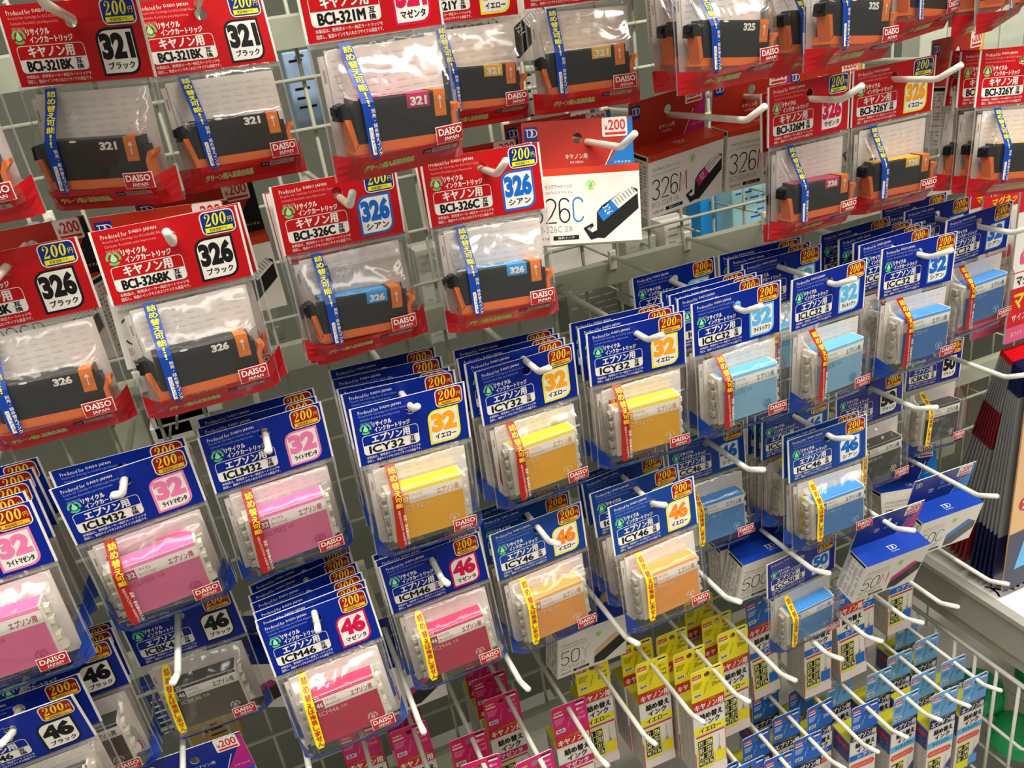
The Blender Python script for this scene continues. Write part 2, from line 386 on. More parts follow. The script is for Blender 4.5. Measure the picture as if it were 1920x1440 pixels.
def band_mesh(kind, m):
    a = Art(drape(kind, .0008)); n = 16; vs = []; 
    def top(x):
        t = abs(x) / .0368
        if kind == 'c': return -.0932 + .0075 * max(0, t - .55) ** 1.2 / .45 ** 1.2 * (1 if x > 0 else .25)
        return -.0990 + .0115 * (max(0, t - .70) / .30) ** 1.3
    r = 4
    for i in range(n + 1):
        x = -.0370 + .0740 * i / n
        for j in range(r + 1): vs.append(a.fn(x, -.1050 + (top(x) + .1050) * j / r, 0))
    a.raw(vs, [(i * (r + 1) + j, (i + 1) * (r + 1) + j, (i + 1) * (r + 1) + j + 1, i * (r + 1) + j + 1) for i in range(n) for j in range(r)], m)
    a.text('グリーン購入法適合商品', -.026, -.1008 if kind == 'c' else -.1028, .002, -.0972 if kind == 'c' else -.0995, WHITE, .00012, bold=.08, res=1)
    a.text('グリーン購入法適合商品', -.026, -.1008 if kind == 'c' else -.1028, .002, -.0972 if kind == 'c' else -.0995, GRN2 if kind == 'c' else GRN, .0003, bold=.01, res=1)
    z = -.0980 if kind == 'c' else -.1025
    a.grid(.0065, z, .0115, z + .0022, INK, .0002, 1, 1); a.text('G134', .0072, z + .0006, .0108, z + .0017, PAPER_T, .0004, res=1)
    a.grid(.0118, z, .0265, z + .0022, BOXG, .0002, 2, 1)
    a.text('材質ポリC', .0125, z + .0004, .0215, z + .0018, INK, .0004, res=1); a.text('C', .0220, z + .0004, .0240, z + .0018, INK, .0004, bold=.03, res=1)
    return a.mesh('printed_bottom_band')
def logo_mesh(kind):
    a = Art(drape(kind, .0009)); z0, z1 = (-.0945, -.0858) if kind == 'c' else (-.0945, -.0860)
    x0, x1 = (.0140, .0300) if kind == 'c' else (.0125, .0285)
    a.grid(x0, z0, x1, z1, WHITE, .0001, 4, 2); a.grid(x0 + .0004, z0 + .0004, x1 - .0004, z1 - .0004, BRAND, .0003, 4, 2)
    serif_word(a, 'DAISO', x0 + .0014, z0 + .0040, x1 - .0012, z1 - .0012, WHITE, .0005)
    serif_word(a, 'JAPAN', x0 + .0042, z0 + .0011, x1 - .0032, z0 + .0031, WHITE, .0005, .015)
    return a.mesh('brand_patch')
def strip_mesh(style):
    kind = 'c' if style == 'b' else 'e'
    a = Art(drape(kind, .0010)); sk = .0030
    if style in 'br':
        m = STRIP_B if style == 'b' else STRIP_R; x0 = -.0228; w_ = .0064; sk = -.0005 if style == 'b' else -.0030; z1 = -.0412; z0 = -.0950
        n = 14; vs = []
        for j in range(n + 1):
            z = z1 + (z0 - z1) * j / n; k = w_ / 2 * (1 if j < n - 1 else (.9 if j == n - 1 else .45)); c = x0 + w_ / 2 + sk * j / n
            vs += [a.fn(c - k, z, 0), a.fn(c, z, 0), a.fn(c + k, z, 0)]
        a.raw(vs, [(3 * j + i, 3 * j + 3 + i, 3 * j + 4 + i, 3 * j + 1 + i) for j in range(n) for i in (0, 1)], m)
        cx = x0 + w_ / 2
        a.vtext('詰め替え可能!!' if style == 'b' else '詰め替え可能', cx + .0003, -.0424, -.0700 if style == 'b' else -.0655, .0046, YEL if style == 'b' else GOLD, .0003, .035, 2, sk / 16)
        a.vtext('別売・詰め替えインク', cx + (.0016 if style == 'b' else .0015), -.0710, -.0935, .0020, WHITE, .0003, .02, 1, 0)
        if style == 'b':
            a.grid(cx - .0022, -.0925, cx - .0002, -.0795, WHITE, .0002, 1, 4)
            a.vtext('パソコン用', cx - .0012, -.0800, -.0920, .0014, INK, .0004, 0, 1, .0001)
        else:
            a.vtext('市販のチップリセッターをお求め下さい', cx - .0016, -.0670, -.0935, .0016, WHITE, .0003, .0, 1, .00005)
    else:
        x0 = -.0232; w_ = .0060; sk = -.0025; z1 = -.0418; z0 = -.0915; n = 14; vs = []
        for j in range(n + 1):
            z = z1 + (z0 - z1) * j / n; k = w_ / 2 * (.6 if j in (0, n) else 1); c = x0 + w_ / 2 + sk * j / n
            vs += [a.fn(c - k, z, 0), a.fn(c, z, 0), a.fn(c + k, z, 0)]
        a.raw(vs, [(3 * j + i, 3 * j + 3 + i, 3 * j + 4 + i, 3 * j + 1 + i) for j in range(n) for i in (0, 1)], STRIP_Y)
        a.vtext('詰め替えは推奨しません', x0 + w_ / 2 + .0002, -.0432, -.0903, .0039, BRAND, .0003, .03, 2, sk / 12)
    if style != 'y':
        for k in range(2 if style == 'r' else 1):
            t = ['This Recycled Cartridge was filled with ink by the', 'the Chip reset must be done separately by the owner']
            a.text(t[k], -.0295 - .0016 * k - .016, -.0710, -.0295 - .0016 * k + .016, -.0700, INK, .0001, rot=radians(-87), res=1)
    return a.mesh('caution_strip')
def leaflet_mesh(seed):
    rnd = random.Random(seed); a = Art()
    t = rnd.uniform(-.0012, .0012)
    for i, (x0, x1, y, zt) in enumerate([(-.0335, .0285, -.0002, -.0460), (-.0300, .0318, -.0010, -.0438)]):
        a.raw([(x0, y, zt - t), (x1, y, zt + t), (x1, y, -.0985), (x0, y, -.0985), (x0, y + .0003, zt - t), (x1, y + .0003, zt + t), (x1, y + .0003, -.0985), (x0, y + .0003, -.0985)],
              [(0, 3, 2, 1), (4, 5, 6, 7), (0, 1, 5, 4), (1, 2, 6, 5), (0, 4, 7, 3)], PAPER)
    for c in range(7):
        x = -.027 + .0083 * c + rnd.uniform(-.0005, .0005)
        for r in range(6):
            z = -.0475 - .0034 * r; ln = rnd.uniform(.003, .0068)
            a.flat([(x, z - .0011), (x + ln, z - .0011), (x + ln, z), (x, z)], PAPER_T, .00105 + .00005)
    a.flat([(-.0322, -.058), (-.0312, -.058), (-.0312, -.052), (-.0322, -.052)], BOXG, .0003)
    return a.mesh('leaflet')
# ---------------------------------------------------------------- cartridges
def canon_parts(v):
    parts = []
    a = Art(); a.box(-.0260, -.0148, -.0890, .0250, -.0022, -.0675, BLACKP, bv=.0009)
    a.box(.0250, -.0135, -.0880, .0272, -.0030, -.0725, BLACKP)
    a.stroke([(-.008, -.0800), (.006, -.0805), (.013, -.0790)], .0003, DKLEV, .01485)
    if not v.get('lab'): a.flat(ell(-.010, -.0683, .0022, .0006, 10), WHITE, .0150)
    body = a.mesh('ink_tank')
    a = Art()
    tray = [(-.0315, -.0760), (-.0285, -.0760), (-.0262, -.0895), (.0255, -.0895), (.0268, -.0860), (.0268, -.0800), (.0285, -.0758), (.0318, -.0752), (.0322, -.0772), (.0300, -.0790), (.0292, -.0900), (.0275, -.0922), (-.0205, -.0926), (-.0225, -.0945), (-.0262, -.0945), (-.0290, -.0905)]
    # tray as convex slabs so the prism caps stay clean
    a.prism([(-.0290, -.0932), (.0280, -.0932), (.0295, -.0885), (-.0275, -.0885)], -.0156, -.0016, ORG)
    a.prism([(-.0318, -.0765), (-.0290, -.0765), (-.0265, -.0888), (-.0285, -.0915)][::-1], -.0156, -.0060, ORG)
    a.prism([(-.0270, -.0946), (-.0225, -.0946), (-.0200, -.0925), (-.0280, -.0925)], -.0152, -.0040, ORG)
    a.prism([(.0280, -.0900), (.0295, -.0888), (.0290, -.0800), (.0268, -.0800), (.0270, -.0888)], -.0152, -.0050, ORG)
    a.prism([(.0268, -.0800), (.0290, -.0800), (.0320, -.0765), (.0318, -.0745), (.0290, -.0752)], -.0152, -.0050, ORG)
    tray = a.mesh('orange_clip')
    a = Art(); e = .01485
    if v.get('lab'):
        a.flat([(.0020, -.0745), (.0148, -.0745), (.0148, -.0677), (.0020, -.0677)], v['lab'], e + .0001)
        a.raw([(-.0252, -.0143, -.0674), (.0148, -.0143, -.0674), (.0148, -.0030, -.0674), (-.0252, -.0030, -.0674)], [(0, 1, 2, 3)], v['lab'])
        a.raw([(.0020, -.01495, -.0677), (.0148, -.01495, -.0677), (.0148, -.0143, -.0674), (.0020, -.0143, -.0674)], [(0, 1, 2, 3)], v['lab'])
    a.text(v['num'], .0038, -.0735, .0132, -.0692, WHITE, e + .0003, bold=.05, res=4)
    lab = a.mesh('number_label')
    a = Art(); a.box(.0172, -.0151, -.0800, .0238, -.0030, -.0671, ORGL)
    a.stroke([(.0205, -.0765), (.0205, -.0715)], .0006, WHITE, .0152); a.flat([(.0191, -.0718), (.0219, -.0718), (.0205, -.0697)], WHITE, .0152)
    a.text('はがす', .0180, -.0790, .0230, -.0776, BAR_Y, .0152, res=1)
    seal = a.mesh('orange_pull_seal')
    a = Art(); a.prism([(-.0345, -.0770), (-.0300, -.0775), (-.0262, -.0840), (-.0262, -.0740), (-.0300, -.0690), (-.0335, -.0700)], -.0130, -.0050, DKLEV)
    a.box(-.0352, -.0120, -.0745, -.0310, -.0060, -.0705, DKLEV, bv=.0006)
    lev = a.mesh('lever')
    return [('ink_tank', body, [('number_label', lab), ('orange_pull_seal', seal), ('orange_clip', tray), ('release_lever', lev)])]
def epson_parts(v):
    a = Art(); a.box(-.0262, -.0140, -.0930, .0246, -.0020, -.0560, IVORY, bv=.0008)
    for z in (-.0600, -.0680, -.0790): a.box(.0246, -.0115, z - .0035, .0272, -.0060, z, IVORY)
    a.prism([(.0246, -.0900), (.0285, -.0890), (.0262, -.0830), (.0246, -.0830)], -.0110, -.0060, IVORY)
    body = a.mesh('ink_tank')
    a = Art()
    for z in (-.0590, -.0660, -.0740, -.0830):
        a.box(-.0295, -.0105, z - .0040, -.0262, -.0050, z, CHIP, bv=.0005)
    a.prism([(-.0295, -.0920), (-.0262, -.0920), (-.0262, -.0890), (-.0285, -.0890)], -.0120, -.0050, CHIP)
    clip = a.mesh('side_latch')
    a = Art(); e = .0141; x0, x1 = -.0225, .0232
    a.flat([(x0, -.0925), (x1, -.0925), (x1, -.0566), (x0, -.0566)], v['lmain'], e)
    a.flat([(x0, -.0672), (x1, -.0672), (x1, -.0590), (x0, -.0590)], WHITE, e + .0001)
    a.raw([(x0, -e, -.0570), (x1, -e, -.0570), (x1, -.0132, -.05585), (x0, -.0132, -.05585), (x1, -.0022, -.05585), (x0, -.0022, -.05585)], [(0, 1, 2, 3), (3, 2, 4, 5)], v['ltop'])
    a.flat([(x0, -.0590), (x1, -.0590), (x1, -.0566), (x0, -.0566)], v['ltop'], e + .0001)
    p = v['lprint']; e += .0003
    a.text('エプソン用', .0060, -.0655, .0205, -.0610, p, e, bold=.015)
    a.flat([(-.0180, -.0668), (-.0125, -.0668), (-.0125, -.0600), (-.0180, -.0600)], p, e)
    a.text(v['num'], -.0175, -.0655, -.0130, -.0615, WHITE, e + .0001, bold=.03)
    a.text('リサイクル', -.0115, -.0628, -.0035, -.0602, p, e, res=1); a.text('カートリッジ', -.0113, -.0662, -.0015, -.0636, p, e, res=1)
    w2 = v['ltext']
    a.text(v['code'], -.0175, -.0718, -.0040, -.0685, w2, e, bold=.01); a.text('互換', -.0028, -.0714, .0018, -.0689, w2, e, res=1)
    drop_logo(a, .0150, -.0865, .0030, w2, w2, e)
    a.text(v['num'], -.0178, -.0582, -.0140, -.0570, WHITE, e, bold=.02)
    lab = a.mesh('cartridge_label')
    return [('ink_tank', body, [('cartridge_label', lab), ('side_latch', clip)])]
V = {}
def cv(k, code, en, num, jp, edge, ncol, lab):
    V[k] = dict(fam='c', card=RED, small=SMALLR, code=code, en=en, maker='キヤノン用', num=num, jp=jp, edge=edge, ncol=ncol, badge=BADGE_B, bnum=YEL, bbar=YEL, lab=lab, strip='b')
cv('321BK', 'BCI-321BK', 'Black', '321', 'ブラック', INK, INK, None)
cv('321M', 'BCI-321M', 'Magenta', '321', 'マゼンタ', MAG, MAG, mat('magenta_label', 'c2205c', .4))
cv('321Y', 'BCI-321Y', 'Yellow', '321', 'イエロー', YEL, ORY, mat('yellow_label', 'eeb82c', .4))
cv('325', 'BCI-325BK', 'Black', '325', 'ブラック', INK, INK, None)
cv('326BK', 'BCI-326BK', 'Black', '326', 'ブラック', INK, INK, None)
cv('326C', 'BCI-326C', 'Cyan', '326', 'シアン', CYAN, CYAN, mat('cyan_label', '2f9ae4', .4))
cv('326M', 'BCI-326M', 'Magenta', '326', 'マゼンタ', MAG, MAG, MATS['magenta_label'])
cv('326Y', 'BCI-326Y', 'Yellow', '326', 'イエロー', YEL, ORY, MATS['yellow_label'])
def ev(k, en, num, jp, edge, ncol, main, top, prn, txt, strip, card=BLUE):
    V[k] = dict(fam='e', card=card, small=SMALLB, code=k, en=en, maker='エプソン用', num=num, jp=jp, edge=edge, ncol=ncol, badge=BADGE_R, bnum=GOLD, bbar=BAR_Y,
                lmain=main, ltop=top, lprint=prn, ltext=txt, strip=strip)
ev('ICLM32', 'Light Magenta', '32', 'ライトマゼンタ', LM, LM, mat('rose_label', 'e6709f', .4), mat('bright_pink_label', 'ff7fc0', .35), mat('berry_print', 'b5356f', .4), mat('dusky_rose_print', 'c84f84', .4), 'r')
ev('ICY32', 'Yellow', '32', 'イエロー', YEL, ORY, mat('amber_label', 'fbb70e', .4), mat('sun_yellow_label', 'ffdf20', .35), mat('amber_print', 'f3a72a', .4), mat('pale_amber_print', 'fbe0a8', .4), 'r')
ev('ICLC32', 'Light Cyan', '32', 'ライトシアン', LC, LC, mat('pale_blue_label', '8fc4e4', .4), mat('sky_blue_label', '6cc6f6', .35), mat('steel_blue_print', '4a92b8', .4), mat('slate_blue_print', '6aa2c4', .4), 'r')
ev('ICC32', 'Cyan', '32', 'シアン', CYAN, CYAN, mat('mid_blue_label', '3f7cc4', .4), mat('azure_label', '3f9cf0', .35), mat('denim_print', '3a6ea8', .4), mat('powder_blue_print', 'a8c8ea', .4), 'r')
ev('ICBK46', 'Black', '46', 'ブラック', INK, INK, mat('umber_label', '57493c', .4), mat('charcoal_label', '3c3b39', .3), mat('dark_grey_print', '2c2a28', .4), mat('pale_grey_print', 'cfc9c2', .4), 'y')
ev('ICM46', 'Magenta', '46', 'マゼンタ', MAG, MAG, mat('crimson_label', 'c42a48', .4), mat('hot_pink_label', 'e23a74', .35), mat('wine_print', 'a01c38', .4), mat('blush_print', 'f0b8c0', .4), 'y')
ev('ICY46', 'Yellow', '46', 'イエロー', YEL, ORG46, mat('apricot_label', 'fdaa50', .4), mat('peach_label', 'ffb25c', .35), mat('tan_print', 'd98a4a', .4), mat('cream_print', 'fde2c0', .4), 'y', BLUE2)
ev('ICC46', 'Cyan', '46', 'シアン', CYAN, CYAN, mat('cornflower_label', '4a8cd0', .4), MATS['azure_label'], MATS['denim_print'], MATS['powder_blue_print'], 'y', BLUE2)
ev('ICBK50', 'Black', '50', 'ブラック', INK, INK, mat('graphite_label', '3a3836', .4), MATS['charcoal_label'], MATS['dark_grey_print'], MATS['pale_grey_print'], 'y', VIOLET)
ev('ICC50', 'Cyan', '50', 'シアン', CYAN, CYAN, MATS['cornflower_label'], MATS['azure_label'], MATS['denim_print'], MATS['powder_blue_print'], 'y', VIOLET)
# ================================================================ large structure: back panel, rails, wire grid
def tagged(name, me, loc=(0, 0, 0), **p):
    o = obj(name, me, None, **p); o.location = loc; return o
def empty(name, loc, **p):
    o = bpy.data.objects.new(name, None); o.empty_display_size = .02; COL.objects.link(o); o.location = loc
    for k, v_ in p.items(): o[k] = v_
    return o
a = Art(); a.box(-.9, 1.16, -1.2, 2.4, 1.18, .9, PANEL); tagged('wall_back', a.mesh('wall_back'), (0, 0, ZC), kind='structure')
FLOORM = mat('grey_floor_tile', 'a8a498', .35, noise=.15, scale=8)
a = Art(); a.raw([(-3, -2.5, 0), (4, -2.5, 0), (4, 3, 0), (-3, 3, 0)], [(0, 1, 2, 3)], FLOORM); tagged('floor', a.mesh('floor'), (0, 0, 0), kind='structure')
CEILM = mat('white_ceiling_board', 'e6e3da', .8)
a = Art(); a.raw([(-3, -2.5, 3.0), (4, -2.5, 3.0), (4, 3, 3.0), (-3, 3, 3.0)], [(3, 2, 1, 0)], CEILM); tagged('ceiling', a.mesh('ceiling'), (0, 0, 0), kind='structure')
YW = .65
def rail(z, label):
    r = empty('hook_rail', (0, YW, ZC + z), label=label, category='rail', group='painted hook rails')
    x = -.42; L = .335
    k = 0
    while x < 1.5:
        a = Art(); h = .0105
        a.prism([(x + .001, -h), (x + L - .001, -h), (x + L - .001, h), (x + .001, h)], 0, .012, RAIL)
        a.raw([(x + .001, 0, h), (x + L - .001, 0, h), (x + L - .001, .004, h + .002), (x + .001, .004, h + .002)], [(0, 1, 2, 3)], RAIL)
        obj('rail_bar', a.mesh('rail_bar'), r)
        a = Art(); a.box(x - .004, -.0016, -h - .001, x + .004, .010, h + .004, RAIL, bv=.0012); obj('rail_joint', a.mesh('rail_joint'), r)
        x += L; k += 1
    return r
# ---- wire grid
g = empty('wire_grid_panel', (0, YW, ZC), label='sage coated wire grid panel behind the hook rails', category='wire grid')
a = Art(); a.tube([(0, .014, -.85), (0, .014, .32)], .0016, WIRE, 6); vw = a.mesh('upright_wire', True)
for k in range(50):
    o = obj('upright_wire', vw, g); o.location.x = -.42 + .0355 * k + .0085
a = Art(); a.tube([(-.42, .0105, 0), (1.35, .0105, 0)], .0017, WIRE, 6); hwm = a.mesh('cross_wire', True)
for z in (.13, .085, -.014, -.050, -.100, -.145, -.191, -.271, -.308, -.350, -.395, -.50, -.545, -.60, -.65):
    o = obj('cross_wire', hwm, g); o.location.z = z
rail(.018, 'painted steel rail behind the top row of red bags'); rail(-.222, 'painted steel rail in the gap under the red bags')
rail(-.462, 'painted steel rail behind the boxed cartridges'); rail(-.712, 'painted steel rail behind the lowest refill boxes')
# ================================================================ hooks
def hook_mesh(L, disc, drop=0.0):
    a = Art(); r = .0022
    pts = [(0, L, 0), (0, .004, 0), (0, .0008, .0004), (0, -.0016, .0012), (0, -.018, .0092)]
    a.tube(pts, [r] * 4 + [r * .98], HOOK, 12)
    return a.mesh('hook_wire', True)
def plate_mesh(L):
    a = Art(); a.box(-.0035, L - .002, -.012, .0035, L + .0015, .006, HOOK, bv=.0008); return a.mesh('hook_plate')
def disc_mesh(L):
    a = Art(); a.tube([(0, L - .060, 0), (0, L - .0585, 0)], .0078, CLEARP, 18); a.tube([(0, L - .0585, 0), (0, L - .052, 0)], .0034, CLEARP, 12)
    return a.mesh('stopper_disc', True)
HM = {}
def hook(x, z, ye, label, disc=False, yaw=0.0):
    L = round(YW - ye - .0, 3)
    if L not in HM: HM[L] = (hook_mesh(L, 0), plate_mesh(L), disc_mesh(L))
    e = empty('display_hook', (x, ye, ZC + z), label=label, category='hook', group='cream wire display hooks')
    obj('hook_wire', HM[L][0], e); obj('hook_plate', HM[L][1], e)
    if disc: obj('stopper_disc', HM[L][2], e)
    return e
# ================================================================ prototypes of the bags
films = {k: [film_mesh(k, s) for s in range(5 if k == 'c' else 6)] for k in 'ce'}
leaf = {k: [leaflet_mesh(s + ord(k)) for s in range(3)] for k in 'ce'}
bands = {'c': band_mesh('c', BAND_R), 'e': band_mesh('e', BAND_B)}
logos = {k: logo_mesh(k) for k in 'ce'}
strips = {k: strip_mesh(k) for k in 'bry'}
BUILT = {}
def build_pack(name, var, loc, rot, label, group, full=True, sy=1.0):
    v = V[var]
    if var not in BUILT: BUILT[var] = (header_mesh(v), (canon_parts if v['fam'] == 'c' else epson_parts)(v))
    hm, cp = BUILT[var]; f = v['fam']
    e = empty(name, loc, label=label, category='ink cartridge', group=group); e.rotation_euler = rot
    obj('header_card', hm, e)
    obj('clear_bag', random.choice(films[f]), e); obj('printed_bottom_band', bands[f], e)
    obj('leaflet', random.choice(leaf[f]), e)
    obj('caution_strip', strips[v['strip']], e); obj('brand_patch', logos[f], e)
    for n, me, subs in cp:
        b = obj(n, me, e)
        if f == 'c' and full:
            t = random.uniform(.10, .20) if var == '325' else random.uniform(-.015, .06); b.matrix_local = Matrix.Translation((0, 0, -.08)) @ Matrix.Rotation(t, 4, 'Y') @ Matrix.Translation((0, 0, .08))
        for sn, sm in subs: obj(sn, sm, b)
    if sy < 1:
        for c in e.children:
            if not c.name.startswith('header_card'):
                c.matrix_local = Matrix.Diagonal((1, sy, 1, 1)) @ c.matrix_local
    return e
# ================================================================ cartons (boxed cartridges with a hang tab)
def thin(a, ch, x0, z0, x1, z1, wd, m, d):
    """thin rounded figures of the cartons"""
    w_, h = x1 - x0, z1 - z0
    def X(l): return [(x0 + w_ * u, z0 + h * v_) for u, v_ in l]
    r = .5
    top = lambda a0, a1, cz=.78, ry=.22, n=8: arc(.5, cz, .5, ry, a0, a1, n)
    G = {'3': [top(160, -90, .77, .23, 10) , arc(.5, .27, .5, .27, 90, -160, 10)],
         '2': [top(170, -20, .75, .25, 8) + [(.55, .30), (0, .0), (1, .0)]],
         '6': [[(.95, .85)] + arc(.5, .78, .46, .22, 30, 180, 6) + [(.03, .3)] + arc(.5, .28, .47, .28, 180, 540, 16)],
         '5': [[(.95, 1), (.15, 1), (.08, .55)] + arc(.5, .30, .47, .30, 110, -160, 10)],
         '0': [arc(.5, .75, .46, .25, 0, 180, 8) + arc(.5, .25, .46, .25, 180, 360, 8) + [(.96, .75)]],
         'C': [arc(.5, .75, .46, .25, 10, 180, 8) + arc(.5, .25, .46, .25, 180, 350, 8)],
         'M': [[(0, 0), (.08, 1), (.5, .35), (.92, 1), (1, 0)]], 'Y': [[(0, 1), (.5, .5), (1, 1)], [(.5, .5), (.5, 0)]],
         'B': [[(.05, 0), (.05, 1), (.6, 1)] + arc(.6, .77, .35, .23, 90, -90, 6) + [(.05, .54)], [(.6, .54)] + arc(.6, .27, .38, .27, 90, -90, 6) + [(.05, 0)]],
         '1': [[(.2, .85), (.55, 1), (.55, 0)]], 'K': [[(.05, 0), (.05, 1)], [(.95, 1), (.05, .45)], [(.3, .62), (.95, 0)]]}
    for l in G.get(ch, []): a.stroke(X(l), wd, m, d)
def dd(a, cx, cz, s, m, d):
    for k in (0, 1):
        x = cx + (k - .5) * s * .55
        a.stroke([(x - s * .5, cz + s * .5), (x, cz + s * .5)] + arc(x, cz, s * .5, s * .5, 90, -90, 8) + [(x - s * .25, cz - s * .5), (x - s * .25, cz + s * .45)], s * .11, m, d)
def carton_mesh(kind, num, letter, hue):
    C_ = kind == 'c'
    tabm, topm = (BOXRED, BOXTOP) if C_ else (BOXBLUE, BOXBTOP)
    tw = .0365; e = .00008; parts = []
    a = Art(); hole = ell(0, -.012, .0034, .0034, 14); out = [(-tw, -.036), (tw, -.036), (tw, 0), (-tw, 0)]
    y = .0004
    a.flat(out, tabm, y, [hole]); a.flat(out[::-1], BOXW, -y, [hole])
    Vv = [(x, -y, z) for x, z in out] + [(x, y, z) for x, z in out]; a.raw(Vv, [(i, i + 4, (i + 1) % 4 + 4, (i + 1) % 4) for i in range(4)], BOXW)
    a.flat([(.0150, -.0355), (tw, -.0355), (tw, -.001), (.0338, -.001), (.0322, -.0110)], hue, y + e)
    a.stroke([(.0150, -.0355), (.0248, -.0170)], .0006, WHITE, y + 2 * e)
    a.flat([(-.0350, -.0125), (-.0262, -.0125), (-.0262, -.003), (-.0350, -.003)], BADGE_B, y + e); dd(a, -.0302, -.0072, .0048, WHITE, y + 2 * e)
    a.rrect(.0165, -.0125, .0330, -.0002, .0012, WHITE, y + 2 * e)
    a.text('¥', .0180, -.0085, .0203, -.0050, PRICE_R, y + 3 * e, bold=.02); a.text('200', .0206, -.0085, .0318, -.0018, PRICE_R, y + 3 * e, bold=.02, res=4)
    a.flat([(.0182, -.0114), (.0318, -.0114), (.0318, -.0097), (.0182, -.0097)], PRICE_R, y + 3 * e)
    if C_:
        a.text('キヤノン用', -.0085, -.0255, .0060, -.0222, WHITE, y + 2 * e, bold=.01); a.text('FOR CANON', -.0055, -.0283, .0030, -.0268, WHITE, y + 2 * e, res=1)
    else:
        a.text('エプソン用', -.0035, -.0210, .0120, -.0180, WHITE, y + 2 * e, bold=.0); dd(a, -.012, -.0195, .0040, WHITE, y + 2 * e)
    a.text('リサイクル', .0235, -.0300, .0345, -.0282, WHITE, y + 2 * e, res=1)
    parts.append(('hang_tab', a.mesh('hang_tab')))
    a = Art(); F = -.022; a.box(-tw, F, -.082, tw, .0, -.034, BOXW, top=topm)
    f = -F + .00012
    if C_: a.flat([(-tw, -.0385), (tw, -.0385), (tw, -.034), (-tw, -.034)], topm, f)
    # logo on the sloping top
    n = .012
    ta = Art(lambda x, z, d: (x, -n + z * .7, -.034 + .00015)); dd(ta, 0, 0, .0062, WHITE, 0); ta.text('DIGITAL', -.0035, -.0068, .0055, -.0052, WHITE, 0, res=1)
    a.raw([(x_, y_, z_) for x_, y_, z_ in ta.v], ta.f, WHITE)
    a.text('リサイクルインクカートリッジ', -.0330, -.0468, -.0065, -.0440, INK, f, res=1); a.text('RECYCLE CARTRIDGE FOR ' + num, -.0330, -.0498, -.0065, -.0483, BOXG, f, res=1)
    drop_logo(a, .0055, -.0455, .0026, GRN2, GRN, f)
    x = -.0330; wn = .0068 if len(num) == 3 else .0085
    for ch in num:
        thin(a, ch, x, -.0680, x + wn, -.0530, .00095, INK, f); x += wn + .0020
    for ch in letter[:1]: thin(a, ch, x, -.0680, x + wn, -.0530, .00095, hue if hue is not INK else INK, f)
    code = ('BCI-' + num + letter) if C_ else 'IC' + letter + num
    a.text(code, -.0330, -.0742, -.0140, -.0700, BOXG, f, res=2); a.text('互換', -.0125, -.0742, -.0075, -.0702, BOXG, f, res=1)
    a.flat([(-.0200, -.0792), (-.0035, -.0792), (-.0035, -.0765), (-.0200, -.0765)], INK, f); a.text('染料インク', -.0170, -.0787, -.0065, -.0770, BOXW, f + e, res=1)
    a.text('詰め替え可能', -.0325, -.0788, -.0222, -.0770, INK, f, res=1)
    # side tables
    for sg in (-1, 1):
        for c in range(4):
            for r in range(17):
                if random.random() < .85:
                    y0 = -.0195 + .0045 * c; z0 = -.0395 - .0024 * r; ln = random.uniform(.0018, .0038)
                    q = [(sg * (tw + .0001), y0, z0), (sg * (tw + .0001), y0 + ln, z0), (sg * (tw + .0001), y0 + ln, z0 - .0012), (sg * (tw + .0001), y0, z0 - .0012)]
                    a.raw(q, [(0, 1, 2, 3) if sg < 0 else (3, 2, 1, 0)], BOXG)
        q = [(sg * (tw + .00012), -.0205, -.0352), (sg * (tw + .00012), -.0020, -.0352), (sg * (tw + .00012), -.0020, -.0378), (sg * (tw + .00012), -.0205, -.0378)]
        a.raw(q, [(0, 1, 2, 3) if sg < 0 else (3, 2, 1, 0)], INK)
    body = a.mesh('carton_body')
    a = Art(); p = f + e
    if C_:
        a.flat([(.0085, -.0630), (.0120, -.0590), (.0300, -.0480), (.0350, -.0500), (.0352, -.0620), (.0128, -.0795), (.0080, -.0790)], BLACKP, p)
        a.flat([(.0088, -.0632), (.0125, -.0690), (.0225, -.0615), (.0180, -.0560)], hue, p + e)
        a.text(num, .0125, -.0640, .0185, -.0595, WHITE, p + 2 * e, rot=radians(-60), res=1)
        a.flat([(.0180, -.0560), (.0225, -.0615), (.0350, -.0525), (.0305, -.0475)], BOXW, p + e)
        for k in range(7):
            a.flat([(.0195 + .0018 * k, -.0560 + .0012 * k), (.0203 + .0018 * k, -.0552 + .0012 * k), (.0228 + .0018 * k, -.0590 + .0012 * k), (.0220 + .0018 * k, -.0596 + .0012 * k)], BOXG, p + 2 * e)
        a.flat([(-.0005, -.0725), (.0055, -.0695), (.0062, -.0715), (.0030, -.0735), (.0050, -.0755), (.0085, -.0740), (.0082, -.0790), (.0040, -.0800)], DKLEV, p + e)
        a.flat([(.0018, -.0730), (.0042, -.0716), (.0030, -.0742), (.0052, -.0768)], BOXG, p + 2 * e)
    else:
        a.flat([(.0020, -.0700), (.0290, -.0545), (.0350, -.0575), (.0352, -.0660), (.0130, -.0795), (.0020, -.0790)], BLACKP, p)
        a.flat([(.0020, -.0640), (.0240, -.0510), (.0300, -.0545), (.0020, -.0710)], hue, p + e)
    pic = a.mesh('printed_cartridge_picture')
    return [('hang_tab', parts[0][1], []), ('carton_body', body, [('printed_picture', pic)])]
CART = {}
HUE = {'C': mat('carton_cyan_print', '1276c4', .45), 'M': mat('carton_magenta_print', 'c2287c', .45), 'Y': mat('carton_yellow_print', 'e8b23a', .45), 'BK': INK}
